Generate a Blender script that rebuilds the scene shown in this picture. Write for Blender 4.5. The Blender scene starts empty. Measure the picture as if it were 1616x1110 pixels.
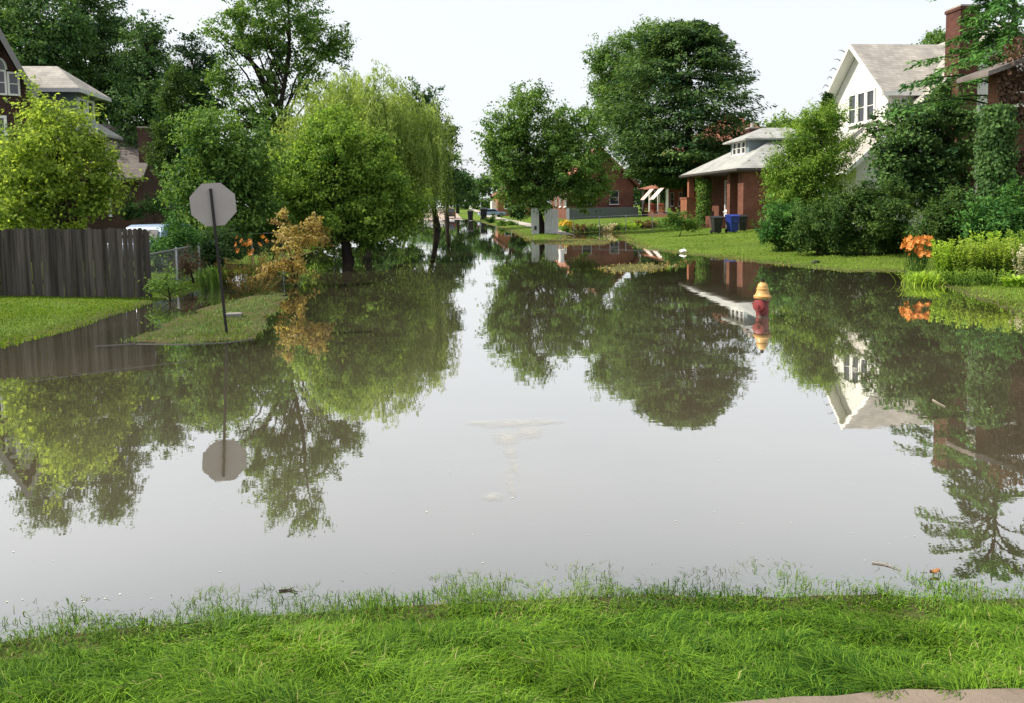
import bpy, math, random
import numpy as np
from mathutils import Matrix, Vector
R_ = math.radians
rng = np.random.default_rng(7)
random.seed(7)
SC = bpy.context.scene
COL = SC.collection

# ------------------------------------------------------------------ camera
W0, H0, F = 1616.0, 1110.0, 1200.0
YAW, PITCH, ROLL = R_(5.3), R_(4.5), R_(0.8)
CAM = Vector((0, 0, 2.1))
SHY = -(230 - F * math.tan(PITCH)) / W0
ROT = Matrix.Rotation(-YAW, 3, 'Z') @ Matrix.Rotation(math.pi / 2 - PITCH, 3, 'X') @ Matrix.Rotation(-ROLL, 3, 'Z')
cam = bpy.data.cameras.new("camera")
camo = bpy.data.objects.new("camera", cam)
COL.objects.link(camo)
cam.sensor_width = 36
cam.lens = F / W0 * 36
cam.shift_y = SHY
cam.clip_end = 2000
camo.matrix_world = Matrix.Translation(CAM) @ ROT.to_4x4()
SC.camera = camo

# ------------------------------------------------------------------ sky, sun, exposure
SUN_EL = R_(46)
SUN_AZ = math.atan2(-0.98, 0.10)
world = bpy.data.worlds.new("World")
SC.world = world
world.use_nodes = True
nt = world.node_tree
nt.nodes.clear()
sky = nt.nodes.new('ShaderNodeTexSky')
sky.sky_type = 'NISHITA'
sky.sun_disc = False
sky.sun_elevation = SUN_EL
sky.sun_rotation = SUN_AZ
sky.dust_density = 5.0
sky.air_density = 1.0
sky.ozone_density = 1.0
mixw = nt.nodes.new('ShaderNodeMix')
mixw.data_type = 'RGBA'
mixw.inputs['Factor'].default_value = 0.72
mixw.inputs['B'].default_value = (8.3, 8.55, 8.9, 1)     # thin white overcast veil
bg = nt.nodes.new('ShaderNodeBackground')
bg.inputs['Strength'].default_value = 0.10
wo = nt.nodes.new('ShaderNodeOutputWorld')
nt.links.new(sky.outputs[0], mixw.inputs['A'])
nt.links.new(mixw.outputs['Result'], bg.inputs['Color'])
nt.links.new(bg.outputs[0], wo.inputs['Surface'])
sl = bpy.data.lights.new("sun", 'SUN')
sl.energy = 4.7
sl.angle = R_(0.6)
sl.color = (1.0, 0.93, 0.80)
so = bpy.data.objects.new("sun", sl)
COL.objects.link(so)
sd_ = Vector((math.sin(SUN_AZ) * math.cos(SUN_EL), math.cos(SUN_AZ) * math.cos(SUN_EL), math.sin(SUN_EL)))
so.rotation_euler = sd_.to_track_quat('Z', 'Y').to_euler()
so.location = (0, 0, 60)
SC.view_settings.view_transform = 'Standard'
SC.view_settings.look = 'None'
SC.view_settings.exposure = 0.54
SC.render.engine = 'CYCLES'
SC.cycles.max_bounces = 7
SC.cycles.diffuse_bounces = 4
SC.cycles.glossy_bounces = 3
SC.cycles.transmission_bounces = 3
SC.cycles.transparent_max_bounces = 8
SC.cycles.caustics_reflective = False
SC.cycles.caustics_refractive = False
SC.cycles.use_denoising = True

# ------------------------------------------------------------------ geometry helpers
def ray(px, py):
    return ROT @ Vector(((px - W0 / 2) / F, (H0 / 2 - py) / F + SHY * W0 / F, -1))
def P(px, py, Y):
    d = ray(px, py)
    return CAM + d * (Y / d.y)
def G(px, py, z=0.0):
    d = ray(px, py)
    return CAM + d * ((z - CAM.z) / d.z)
def XA(px, Y):
    return P(px, 325, Y).x
def ZA(px, py, Y):
    return P(px, py, Y).z

def seg_sd(poly, X, Y):
    poly = np.asarray(poly, float)
    n = len(poly)
    d2 = np.full(X.shape, 1e18)
    ins = np.zeros(X.shape, bool)
    for i in range(n):
        ax, ay = poly[i]
        bx, by = poly[(i + 1) % n]
        ex, ey = bx - ax, by - ay
        t = np.clip(((X - ax) * ex + (Y - ay) * ey) / (ex * ex + ey * ey + 1e-12), 0, 1)
        d2 = np.minimum(d2, (X - ax - t * ex) ** 2 + (Y - ay - t * ey) ** 2)
        c = ((ay > Y) != (by > Y))
        xs = ax + (Y - ay) * ex / (ey if abs(ey) > 1e-9 else 1e-9)
        ins ^= c & (X < xs)
    d = np.sqrt(d2)
    return np.where(ins, d, -d)

def gp(pts):
    return [tuple(G(a, b)[:2]) for a, b in pts]

ROADX = (-3.4, 3.6)
NEAR = gp([(-700, 1180), (0, 1012), (200, 988), (400, 972), (600, 958), (808, 948), (1000, 938), (1300, 938), (1616, 944), (2300, 960)]) + [(40, -30), (-40, -30)]
LEFT = gp([(-900, 700), (-300, 606), (0, 547), (100, 523), (170, 500), (240, 477), (300, 462), (352, 443), (425, 420), (510, 393), (610, 367), (662, 350)]) + [(-4.3, 150), (-4.3, 420), (-260, 420), (-260, 12)]
ISLE = gp([(193, 539), (240, 520), (285, 500), (330, 484), (390, 468), (430, 458), (452, 462), (440, 486), (425, 508), (408, 528), (395, 536), (300, 541)])
RIGHT = gp([(735, 345.5), (765, 353), (800, 363), (836, 381), (850, 386), (885, 378), (912, 367), (960, 365), (980, 376), (1003, 391), (1080, 402), (1180, 413), (1330, 429), (1422, 429), (1445, 441), (1520, 466), (1616, 500), (2000, 640)]) + [(260, 12), (260, 420), (4.6, 420), (4.6, 150)]
TUFT = gp([(950, 424), (985, 417), (1035, 416), (1055, 422), (1020, 429), (975, 430)])
DRY = gp([(855, 385), (885, 376), (915, 377), (965, 380), (960, 386), (905, 388)])

def vn(x, y, s, seed=0):
    r = np.random.default_rng(seed)
    out = 0
    for k in range(5):
        a, p1, p2 = r.uniform(0, 6.28, 3)
        f = s * (1 + .45 * k)
        out = out + np.sin(f * (x * math.cos(a) + y * math.sin(a)) + p1 + 1.3 * np.sin(.6 * f * (y * math.cos(a) - x * math.sin(a)) + p2)) / 5
    return out

def height(X, Y):
    X = np.asarray(X, float); Y = np.asarray(Y, float)
    depth = -0.34
    z = np.full(X.shape, depth)
    wob = .10 * vn(X, Y, 2.2, 3) + .07 * vn(X, Y, 6.0, 5)
    def zone(poly, slope, cap, under, w=1.0):
        s = seg_sd(poly, X, Y) + wob * w
        up = cap * (1 - np.exp(-np.maximum(s, 0) * slope / cap))
        return np.where(s > 0, up, np.maximum(depth, s * under))
    z = np.maximum(z, zone(NEAR, .07, .05, .12, .4) + .22 * np.maximum(seg_sd(NEAR, X, Y) - .22, 0).clip(0, 2.2))
    z = np.maximum(z, zone(LEFT, .085, .45, .20, .6))
    z = np.maximum(z, zone(ISLE, .035, .016, .10, 2.0))
    z = np.maximum(z, zone(RIGHT, .058, .95, .16, 1.5))
    z = np.maximum(z, zone(TUFT, .02, .03, .06, 3))
    z = np.maximum(z, zone(DRY, .02, .04, .05, 3))
    far = np.clip((Y - 124.5) * .016, depth, 2.0)
    z = np.maximum(z, np.where(Y > 95, far, depth))
    return z + np.where(z > 0.02, .012 * vn(X, Y, 1.7, 9), 0)
def hz(x, y):
    return float(height(np.array([x]), np.array([y]))[0])
def ground_at(px, py):
    d = ray(px, py)
    ts = np.geomspace(2, 400, 1500)
    X, Y, Z = CAM.x + d.x * ts, CAM.y + d.y * ts, CAM.z + d.z * ts
    hit = np.nonzero(Z <= np.maximum(height(X, Y), 0))[0]
    i = hit[0] if len(hit) else -1
    return Vector((X[i], Y[i], hz(X[i], Y[i])))

def quats(mesh, V, Fc, mat=None, smooth=False):
    me = bpy.data.meshes.new(mesh)
    V = np.asarray(V, np.float32)
    me.vertices.add(len(V))
    me.vertices.foreach_set('co', V.ravel())
    Fc = np.asarray(Fc, np.int32)
    k = Fc.shape[1]
    me.loops.add(Fc.size)
    me.loops.foreach_set('vertex_index', Fc.ravel())
    me.polygons.add(len(Fc))
    me.polygons.foreach_set('loop_start', np.arange(0, Fc.size, k, dtype=np.int32))
    me.polygons.foreach_set('use_smooth', np.full(len(Fc), smooth))
    me.update(calc_edges=True)
    if mat: me.materials.append(mat)
    return me

def put(name, me, parent=None):
    o = bpy.data.objects.new(name, me)
    COL.objects.link(o)
    if parent: o.parent = parent
    return o

def tag(o, label=None, cat=None, group=None, kind=None):
    if label: o['label'] = label
    if cat: o['category'] = cat
    if group: o['group'] = group
    if kind: o['kind'] = kind
    return o

def thing(name, loc, label, cat, group=None):
    o = bpy.data.objects.new(name, None)
    o.empty_display_size = .2
    COL.objects.link(o)
    o.location = loc
    return tag(o, label, cat, group)

class MB:
    """collects polygons given in world coordinates; build() links them as ONE mesh"""
    def __init__(s): s.v = []; s.f = []
    def add(s, vs, fs):
        b = len(s.v)
        s.v += [tuple(v) for v in vs]
        s.f += [tuple(i + b for i in f) for f in fs]
        return s
    def box(s, x0, x1, y0, y1, z0, z1):
        return s.add([(x0, y0, z0), (x1, y0, z0), (x1, y1, z0), (x0, y1, z0), (x0, y0, z1), (x1, y0, z1), (x1, y1, z1), (x0, y1, z1)],
                     [(3, 2, 1, 0), (4, 5, 6, 7), (0, 1, 5, 4), (1, 2, 6, 5), (2, 3, 7, 6), (3, 0, 4, 7)])
    def obox(s, c, u, v, w, hu, hv, hw):
        c, u, v, w = map(Vector, (c, u, v, w))
        vs = [c + u * a * hu + v * b * hv + w * d * hw for d in (-1, 1) for a, b in ((-1, -1), (1, -1), (1, 1), (-1, 1))]
        return s.add(vs, [(3, 2, 1, 0), (4, 5, 6, 7), (0, 1, 5, 4), (1, 2, 6, 5), (2, 3, 7, 6), (3, 0, 4, 7)])
    def slab(s, pts, off):
        """polygon pts extruded by the vector off"""
        n = len(pts); off = Vector(off)
        a = [Vector(p) for p in pts]
        return s.add(a + [p + off for p in a], [tuple(range(n))[::-1], tuple(range(n, 2 * n))] + [(i, (i + 1) % n, n + (i + 1) % n, n + i) for i in range(n)])
    def tube(s, pts, rad, n=8):
        pts = [Vector(p) for p in pts]
        if not hasattr(rad, '__len__'): rad = [rad] * len(pts)
        vs = []; fs = []
        for i, p in enumerate(pts):
            d = (pts[min(i + 1, len(pts) - 1)] - pts[max(i - 1, 0)]).normalized()
            a = d.cross(Vector((0.31, .95, .1))).normalized() if abs(d.z) > .7 else d.cross(Vector((0, 0, 1))).normalized()
            b = d.cross(a)
            for k in range(n):
                t = 2 * math.pi * k / n
                vs.append(p + (a * math.cos(t) + b * math.sin(t)) * rad[i])
        for i in range(len(pts) - 1):
            for k in range(n):
                fs.append((i * n + k, i * n + (k + 1) % n, (i + 1) * n + (k + 1) % n, (i + 1) * n + k))
        fs.append(tuple(range(n))[::-1]); fs.append(tuple(range((len(pts) - 1) * n, len(pts) * n)))
        return s.add(vs, fs)
    def lathe(s, c, prof, n=24, axis=(0, 0, 1)):
        c = Vector(c); ax = Vector(axis).normalized()
        a = ax.orthogonal().normalized(); b = ax.cross(a)
        vs = []; fs = []
        for r, h in prof:
            for k in range(n):
                t = 2 * math.pi * k / n
                vs.append(c + ax * h + (a * math.cos(t) + b * math.sin(t)) * r)
        for i in range(len(prof) - 1):
            for k in range(n):
                fs.append((i * n + k, i * n + (k + 1) % n, (i + 1) * n + (k + 1) % n, (i + 1) * n + k))
        fs.append(tuple(range(n))[::-1]); fs.append(tuple(range((len(prof) - 1) * n, len(prof) * n)))
        return s.add(vs, fs)
    def build(s, name, mat, parent=None, smooth=False, bevel=0):
        me = bpy.data.meshes.new(name)
        o = parent; off = Vector((0, 0, 0))
        while o is not None:
            off += Vector(o.location); o = o.parent
        me.from_pydata([tuple(Vector(v) - off) for v in s.v], [], s.f)
        me.materials.append(mat)
        if smooth:
            me.polygons.foreach_set('use_smooth', [True] * len(me.polygons))
        me.update()
        ob = put(name, me, parent)
        if smooth:
            m = ob.modifiers.new('edges', 'EDGE_SPLIT'); m.split_angle = R_(40)
        if bevel:
            m = ob.modifiers.new('bevel', 'BEVEL'); m.width = bevel; m.segments = 2; m.limit_method = 'ANGLE'
        return ob

# ------------------------------------------------------------------ materials
class NT:
    def __init__(s, name):
        s.m = bpy.data.materials.new(name); s.m.use_nodes = True
        s.t = s.m.node_tree; s.t.nodes.clear()
        s.out = s.n('ShaderNodeOutputMaterial')
    def n(s, typ, **kw):
        nd = s.t.nodes.new(typ)
        for k, v in kw.items(): setattr(nd, k, v)
        return nd
    def l(s, a, b): s.t.links.new(a, b)
    def val(s, sock, v):
        if hasattr(v, 'is_linked') or hasattr(v, 'links'): s.l(v, sock)
        else: sock.default_value = v
    def noise(s, vec, scale, detail=4, rough=.6):
        nd = s.n('ShaderNodeTexNoise'); nd.inputs['Scale'].default_value = scale
        nd.inputs['Detail'].default_value = detail; nd.inputs['Roughness'].default_value = rough
        if vec is not None: s.l(vec, nd.inputs['Vector'])
        return nd.outputs['Fac']
    def ramp(s, fac, stops):
        nd = s.n('ShaderNodeValToRGB'); s.l(fac, nd.inputs[0])
        el = nd.color_ramp.elements
        while len(el) < len(stops): el.new(.5)
        for e, (p, c) in zip(el, stops):
            e.position = p; e.color = (*c, 1) if len(c) == 3 else c
        return nd.outputs[0]
    def mix(s, fac, a, b, mode='MIX'):
        nd = s.n('ShaderNodeMix', data_type='RGBA', blend_type=mode)
        s.val(nd.inputs['Factor'], fac)
        for k, v in (('A', a), ('B', b)):
            if isinstance(v, tuple): nd.inputs[k].default_value = (*v, 1) if len(v) == 3 else v
            else: s.l(v, nd.inputs[k])
        return nd.outputs['Result']
    def math(s, op, a, b=0.0):
        nd = s.n('ShaderNodeMath', operation=op)
        s.val(nd.inputs[0], a); s.val(nd.inputs[1], b)
        return nd.outputs[0]
    def obj(s): return s.n('ShaderNodeTexCoord').outputs['Object']
    def map(s, vec, scale=(1, 1, 1), rot=(0, 0, 0)):
        nd = s.n('ShaderNodeMapping'); nd.inputs['Scale'].default_value = scale; nd.inputs['Rotation'].default_value = rot
        s.l(vec, nd.inputs[0]); return nd.outputs[0]
    def bump(s, h, strength=.3, dist=.02):
        nd = s.n('ShaderNodeBump'); nd.inputs['Strength'].default_value = strength; nd.inputs['Distance'].default_value = dist
        s.l(h, nd.inputs['Height']); return nd.outputs[0]
    def pbr(s, col, rough=.7, bump=None, spec=.4, metal=0.0):
        p = s.n('ShaderNodeBsdfPrincipled')
        if isinstance(col, tuple): p.inputs['Base Color'].default_value = (*col, 1)
        else: s.l(col, p.inputs['Base Color'])
        s.val(p.inputs['Roughness'], rough)
        p.inputs['Specular IOR Level'].default_value = spec
        p.inputs['Metallic'].default_value = metal
        if bump is not None: s.l(bump, p.inputs['Normal'])
        return p.outputs[0]
    def done(s, sh):
        s.l(sh, s.out.inputs['Surface']); return s.m

def plain(name, col, rough=.6, var=.25, scale=6, spec=.4, metal=0.0, bump=.15):
    t = NT(name); o = t.obj()
    n1 = t.noise(o, scale, 5); 
    c = t.mix(n1, tuple(x * (1 - var) for x in col), tuple(min(1, x * (1 + var)) for x in col))
    return t.done(t.pbr(c, rough, t.bump(t.noise(o, scale * 6, 4), bump, .01), spec, metal))

def wall_uv(t):
    o = t.obj(); sp = t.n('ShaderNodeSeparateXYZ'); t.l(o, sp.inputs[0])
    cb = t.n('ShaderNodeCombineXYZ')
    t.l(t.math('ADD', sp.outputs[0], sp.outputs[1]), cb.inputs[0]); t.l(sp.outputs[2], cb.inputs[1])
    return o, cb.outputs[0], sp
def brick(name, c1, c2, mortar):
    t = NT(name); o, uv, sp = wall_uv(t)
    b = t.n('ShaderNodeTexBrick'); t.l(uv, b.inputs['Vector'])
    b.inputs['Scale'].default_value = 1; b.inputs['Brick Width'].default_value = .23; b.inputs['Row Height'].default_value = .08
    b.inputs['Mortar Size'].default_value = .009
    b.inputs['Color1'].default_value = (*c1, 1); b.inputs['Color2'].default_value = (*c2, 1); b.inputs['Mortar'].default_value = (*mortar, 1)
    col = t.mix(t.ramp(t.noise(o, .8, 5), [(.3, (.62, .6, .6)), (.75, (1.15, 1.1, 1.05))]), b.outputs['Color'], b.outputs['Color'])
    c2_ = t.mix(1.0, b.outputs['Color'], t.ramp(t.noise(o, 1.1, 6), [(.3, (.62, .6, .6)), (.72, (1.12, 1.1, 1.08))]), 'MULTIPLY')
    return t.done(t.pbr(c2_, .85, t.bump(b.outputs['Fac'], .5, -.01), .2))
def siding(name, col, pitch=.14, rough=.55):
    t = NT(name); o, uv, sp = wall_uv(t)
    fr = t.math('FRACT', t.math('DIVIDE', sp.outputs[2], pitch))
    c = t.mix(1.0, t.mix(t.noise(o, 1.3, 6), tuple(x * .82 for x in col), col), t.ramp(fr, [(0, (.72, .72, .74)), (.12, (1, 1, 1))]), 'MULTIPLY')
    return t.done(t.pbr(c, rough, t.bump(fr, .6, .02), .3))
def shingle(name, col):
    t = NT(name); o, uv, sp = wall_uv(t)
    b = t.n('ShaderNodeTexBrick'); t.l(uv, b.inputs['Vector'])
    b.inputs['Scale'].default_value = 1; b.inputs['Brick Width'].default_value = .32; b.inputs['Row Height'].default_value = .12
    b.inputs['Mortar Size'].default_value = .008
    b.inputs['Color1'].default_value = (*[x * .85 for x in col], 1); b.inputs['Color2'].default_value = (*[x * 1.1 for x in col], 1)
    b.inputs['Mortar'].default_value = (*[x * .6 for x in col], 1)
    c = t.mix(1.0, b.outputs['Color'], t.ramp(t.noise(t.map(o, (1, 1, .5)), .9, 6), [(.3, (.7, .7, .7)), (.7, (1.1, 1.08, 1.05))]), 'MULTIPLY')
    return t.done(t.pbr(c, .9, t.bump(b.outputs['Fac'], .3, -.01), .2))
def leafmat(name, dark, light, trans=.35, rough=.5, tip=None):
    t = NT(name)
    a = t.n('ShaderNodeAttribute', attribute_name='tint')
    c = t.ramp(a.outputs['Fac'], [(0, dark), (1, light)] if tip is None else [(0, dark), (.93, light), (.995, tip)])
    p = t.pbr(c, max(rough, .6), None, .14)
    tr = t.n('ShaderNodeBsdfTranslucent')
    t.l(t.mix(1.0, c, (1.2, 1.15, .6), 'MULTIPLY'), tr.inputs['Color'])
    mx = t.n('ShaderNodeMixShader'); mx.inputs[0].default_value = trans
    t.l(p, mx.inputs[1]); t.l(tr.outputs[0], mx.inputs[2])
    return t.done(mx.outputs[0])
def barkmat(name, col):
    t = NT(name); o = t.map(t.obj(), (1, 1, .25))
    n1 = t.noise(o, 14, 6)
    return t.done(t.pbr(t.mix(n1, tuple(x * .45 for x in col), tuple(x * 1.5 for x in col)), .9, t.bump(n1, .8, .03), .15))

M = {}
M['bark'] = barkmat('bark', (.06, .048, .036))
M['bark_dark'] = barkmat('bark_dark', (.028, .022, .018))
M['white'] = plain('white_paint', (.78, .77, .74), .5, .06, 3)
M['trim'] = plain('grey_trim', (.55, .55, .54), .5, .1, 3)
M['dark_trim'] = plain('dark_trim', (.05, .042, .038), .6)
t = NT('window_glass')
M['glass'] = t.done(t.pbr((.025, .03, .035), .06, t.bump(t.noise(t.obj(), 1.2, 2), .12, .02), .8))
M['brick_red'] = brick('red_brick', (.20, .068, .042), (.145, .048, .033), (.18, .13, .105))
M['brick_orange'] = brick('orange_brick', (.36, .115, .05), (.28, .085, .042), (.30, .22, .17))
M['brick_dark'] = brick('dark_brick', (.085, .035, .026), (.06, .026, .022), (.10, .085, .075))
M['brick_tan'] = brick('tan_brick', (.20, .08, .04), (.14, .055, .03), (.18, .14, .11))
M['siding_white'] = siding('white_siding', (.80, .79, .76))
M['siding_grey'] = siding('grey_blue_siding', (.20, .25, .27))
M['roof_pale'] = shingle('pale_shingle', (.46, .43, .39))
M['roof_grey'] = shingle('grey_shingle', (.36, .37, .36))
M['roof_tan'] = shingle('tan_shingle', (.40, .38, .35))
M['roof_brown'] = shingle('brown_grey_shingle', (.17, .15, .14))
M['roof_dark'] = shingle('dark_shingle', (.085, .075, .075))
M['roof_red'] = shingle('red_tile', (.30, .13, .085))
M['brick_chimney'] = brick('chimney_brick', (.125, .040, .028), (.085, .028, .021), (.10, .075, .065))
M['metal'] = plain('galvanised_metal', (.36, .37, .37), .42, .15, 9, .5, .6)
M['concrete'] = plain('concrete', (.36, .33, .30), .9, .22, 5, .2, 0, .5)
M['blue_plastic'] = plain('blue_plastic', (.012, .03, .20), .45, .2)
M['black_plastic'] = plain('black_plastic', (.016, .016, .018), .5, .3)
M['rubber'] = plain('rubber', (.012, .012, .013), .8, .3)
# ================================================================== SETTING
gx = 2.0 * np.sinh(np.linspace(-4.75, 4.75, 331))
gy = -4 + 6 * np.sinh(np.linspace(0, 4.9, 321))
GX, GY = np.meshgrid(gx, gy)
GZ = height(GX, GY)
nx, ny = len(gx), len(gy)
idx = np.arange(nx * ny).reshape(ny, nx)
quad = np.stack([idx[:-1, :-1], idx[:-1, 1:], idx[1:, 1:], idx[1:, :-1]], -1).reshape(-1, 4)

t = NT('lawn_soil'); o = t.obj()
sp = t.n('ShaderNodeSeparateXYZ'); t.l(o, sp.inputs[0])
n1 = t.noise(o, .35, 6, .65); n2 = t.noise(o, 3.5, 6, .7); n3 = t.noise(o, 40, 4, .7)
g = t.mix(t.ramp(n1, [(.35, (0, 0, 0)), (.65, (1, 1, 1))]), (.085, .17, .018), (.15, .235, .026))
g = t.mix(t.ramp(n2, [(.45, (0, 0, 0)), (.8, (1, 1, 1))]), g, (.20, .21, .05))
g = t.mix(1.0, g, t.ramp(n3, [(.3, (.45, .45, .45)), (.7, (1.15, 1.15, 1.15))]), 'MULTIPLY')
wet = t.ramp(t.math('ADD', sp.outputs[2], t.math('MULTIPLY', t.math('SUBTRACT', n2, .5), .08)), [(0.0, (0, 0, 0)), (.05, (1, 1, 1))])
g = t.mix(wet, (.085, .075, .035), g)
M['lawn'] = t.done(t.pbr(g, .95, t.bump(n3, .9, .05), .1))
gr = put('ground', quats('ground', np.stack([GX, GY, GZ], -1).reshape(-1, 3), quad, M['lawn'], True))
gr['kind'] = 'structure'

# ---- flood water
dep = -GZ
keep = (np.maximum.reduce([dep[:-1, :-1], dep[1:, :-1], dep[:-1, 1:], dep[1:, 1:]]) > -0.06).ravel()
wq = quad[keep]
used, inv = np.unique(wq, return_inverse=True)
WV = np.stack([GX, GY, np.zeros_like(GX)], -1).reshape(-1, 3)[used]
wme = quats('water', WV, inv.reshape(-1, 4), None, True)
at = wme.attributes.new('depth', 'FLOAT', 'POINT')
at.data.foreach_set('value', dep.ravel()[used].astype(np.float32))
t = NT('flood_water'); o = t.obj()
lw = t.n('ShaderNodeLayerWeight')
b1 = t.noise(t.map(o, (.55, 1.1, 1)), 1.0, 3, .5)
b2 = t.noise(t.map(o, (1, 1.8, 1)), 4.5, 3, .55)
hh = t.math('ADD', t.math('MULTIPLY', b1, 1.0), t.math('MULTIPLY', b2, .11))
bmp = t.bump(hh, 1.0, .0016)
t.l(bmp, lw.inputs['Normal'])
refl = t.math('MINIMUM', t.math('MULTIPLY', t.math('POWER', lw.outputs['Facing'], 1.5), 1.04), .97)
gl = t.n('ShaderNodeBsdfGlossy'); gl.inputs['Roughness'].default_value = .008; gl.inputs['Color'].default_value = (1, 1, .985, 1)
t.l(bmp, gl.inputs['Normal'])
silt = t.ramp(t.noise(o, .5, 5, .6), [(.3, (.094, .082, .053)), (.7, (.128, .112, .073))])
df = t.n('ShaderNodeBsdfDiffuse'); t.l(silt, df.inputs['Color'])
tr = t.n('ShaderNodeBsdfTransparent'); tr.inputs['Color'].default_value = (.80, .82, .74, 1)
da = t.n('ShaderNodeAttribute', attribute_name='depth')
mk = t.math('SUBTRACT', 1.0, t.math('EXPONENT', t.math('MULTIPLY', t.math('MAXIMUM', da.outputs['Fac'], 0.0), -13.0)))
m1 = t.n('ShaderNodeMixShader'); t.l(mk, m1.inputs[0]); t.l(tr.outputs[0], m1.inputs[1]); t.l(df.outputs[0], m1.inputs[2])
m2 = t.n('ShaderNodeMixShader'); t.l(refl, m2.inputs[0]); t.l(m1.outputs[0], m2.inputs[1]); t.l(gl.outputs[0], m2.inputs[2])
wme.materials.append(t.done(m2.outputs[0]))
wat = put('water', wme); wat['kind'] = 'structure'

# ---- road, pavement, kerbs
def strip(name, xs, ys, dz, mat):
    X, Y = np.meshgrid(xs, ys)
    Z = height(X, Y) + dz
    i = np.arange(X.size).reshape(X.shape)
    q = np.stack([i[:-1, :-1], i[:-1, 1:], i[1:, 1:], i[1:, :-1]], -1).reshape(-1, 4)
    ob = put(name, quats(name, np.stack([X, Y, Z], -1).reshape(-1, 3), q, mat, True)); ob['kind'] = 'structure'
    return ob
t = NT('road_concrete'); o = t.obj()
n1 = t.noise(o, .25, 6); n2 = t.noise(o, 9, 6)
M['road'] = t.done(t.pbr(t.mix(n1, (.30, .235, .20), (.42, .335, .29)), .9, t.bump(n2, .4, .01), .2))
strip('road', np.linspace(-3.3, 3.5, 9), np.geomspace(96, 420, 60), .03, M['road'])
strip('cross_road', np.linspace(-60, 60, 121), np.linspace(6.2, 11.2, 10), .004, M['road'])
strip('sidewalk', np.linspace(8.0, 9.3, 4), np.geomspace(52, 230, 60), .05, M['concrete'])
# pavement in the near right corner, where the photographer's path begins
c0, c1 = ground_at(1000, 1132), ground_at(1616, 1103)
t = NT('worn_concrete'); o = t.obj(); n1 = t.noise(o, 3, 7, .7); n2 = t.noise(o, 60, 4)
M['worn'] = t.done(t.pbr(t.mix(n1, (.12, .095, .075), (.27, .215, .17)), .95, t.bump(t.math('ADD', n1, t.math('MULTIPLY', n2, .4)), .7, .02), .15))
pv = MB()
dx, dy = c1.x - c0.x, c1.y - c0.y
e0 = (c0.x - dx * 3, c0.y - dy * 3); e1 = (c1.x + dx * 3, c1.y + dy * 3)
pts = []
N = 70
for i in range(N + 1):
    f = i / N
    x = e0[0] + (e1[0] - e0[0]) * f; y = e0[1] + (e1[1] - e0[1]) * f
    jit = .012 * math.sin(i * 2.1) + .01 * math.sin(i * .7)
    pts.append((x, y + jit))
PAVE_LINE = (e0, e1)
vs = []; fs = []
for j, back in enumerate((0, .15, .6, 1.2, 1.9)):
    for x, y in pts:
        vs.append((x, y - back, hz(x, y - back) + .035))
for j in range(4):
    for i in range(N):
        a = j * (N + 1) + i
        fs.append((a, a + N + 1, a + N + 2, a + 1))
fs = [f[::-1] for f in fs]
ob = pv.add(vs, fs).build('path', M['worn'], None, True); ob['kind'] = 'structure'
def kerb(pxs, wdt, top, name='kerb'):
    pts = [G(a, b) for a, b in pxs]
    mb = MB()
    for a, b in zip(pts[:-1], pts[1:]):
        d = (b - a).normalized(); nrm = Vector((-d.y, d.x, 0))
        L = (b - a).length
        mb.obox((a + b) / 2 + Vector((0, 0, top - .15)), d, nrm, (0, 0, 1), L / 2 - .003, wdt / 2, .15)
    ob = mb.build(name, M['dark_concrete'], None, False, .015); ob['kind'] = 'structure'
M['dark_concrete'] = plain('wet_concrete', (.014, .012, .009), .6, .35, 5)
kerb([(40, 603), (110, 594), (190, 583), (250, 576), (300, 570)], .05, .003)
kerb([(150, 547), (215, 543), (300, 544), (360, 541), (400, 536)], .08, .008)

# ---- floating scum over the middle of the crossing
t = NT('pale_scum'); o = t.obj()
a1 = t.math('ADD', t.math('MULTIPLY', t.noise(o, 4.0, 8, .75), .55), t.math('MULTIPLY', t.noise(o, 17, 6, .8), .45))
at_ = t.n('ShaderNodeAttribute', attribute_name='cover')
al = t.math('MULTIPLY', t.ramp(t.math('ADD', a1, t.math('MULTIPLY', t.math('SUBTRACT', at_.outputs['Fac'], 1.0), .62)), [(.26, (0, 0, 0)), (.58, (1, 1, 1))]), .55)
dfs = t.n('ShaderNodeBsdfDiffuse'); dfs.inputs['Color'].default_value = (.44, .435, .41, 1)
trs = t.n('ShaderNodeBsdfTransparent')
ms = t.n('ShaderNodeMixShader'); t.l(al, ms.inputs[0]); t.l(trs.outputs[0], ms.inputs[1]); t.l(dfs.outputs[0], ms.inputs[2])
M['scum'] = t.done(ms.outputs[0])
def blob(px, py): return np.array(G(px, py)[:2])
# a ragged patch: a crosswise band with a tail that runs towards the near bank
ctr = [(blob(815, 668), .62, .10), (blob(760, 668), .25, .06), (blob(860, 667), .30, .06), (blob(800, 690), .22, .16), (blob(835, 682), .22, .16), (blob(806, 712), .10, .16), (blob(812, 735), .05, .25), (blob(806, 765), .05, .22), (blob(780, 785), .12, .06)]
sx = np.linspace(-.9, 1.6, 70); c00 = blob(815, 690)
sx = np.linspace(c00[0] - 1.3, c00[0] + 1.3, 80); sy = np.linspace(c00[1] - 2.0, c00[1] + 1.0, 90)
SX, SY = np.meshgrid(sx, sy); cov = np.zeros_like(SX)
for c, rx, ry in ctr:
    cov = np.maximum(cov, np.exp(-(((SX - c[0]) / rx) ** 2 + ((SY - c[1]) / (ry * 2.3)) ** 2)))
i = np.arange(SX.size).reshape(SX.shape)
q = np.stack([i[:-1, :-1], i[:-1, 1:], i[1:, 1:], i[1:, :-1]], -1).reshape(-1, 4)
cq = cov.ravel()[q].max(1) > .05
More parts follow.
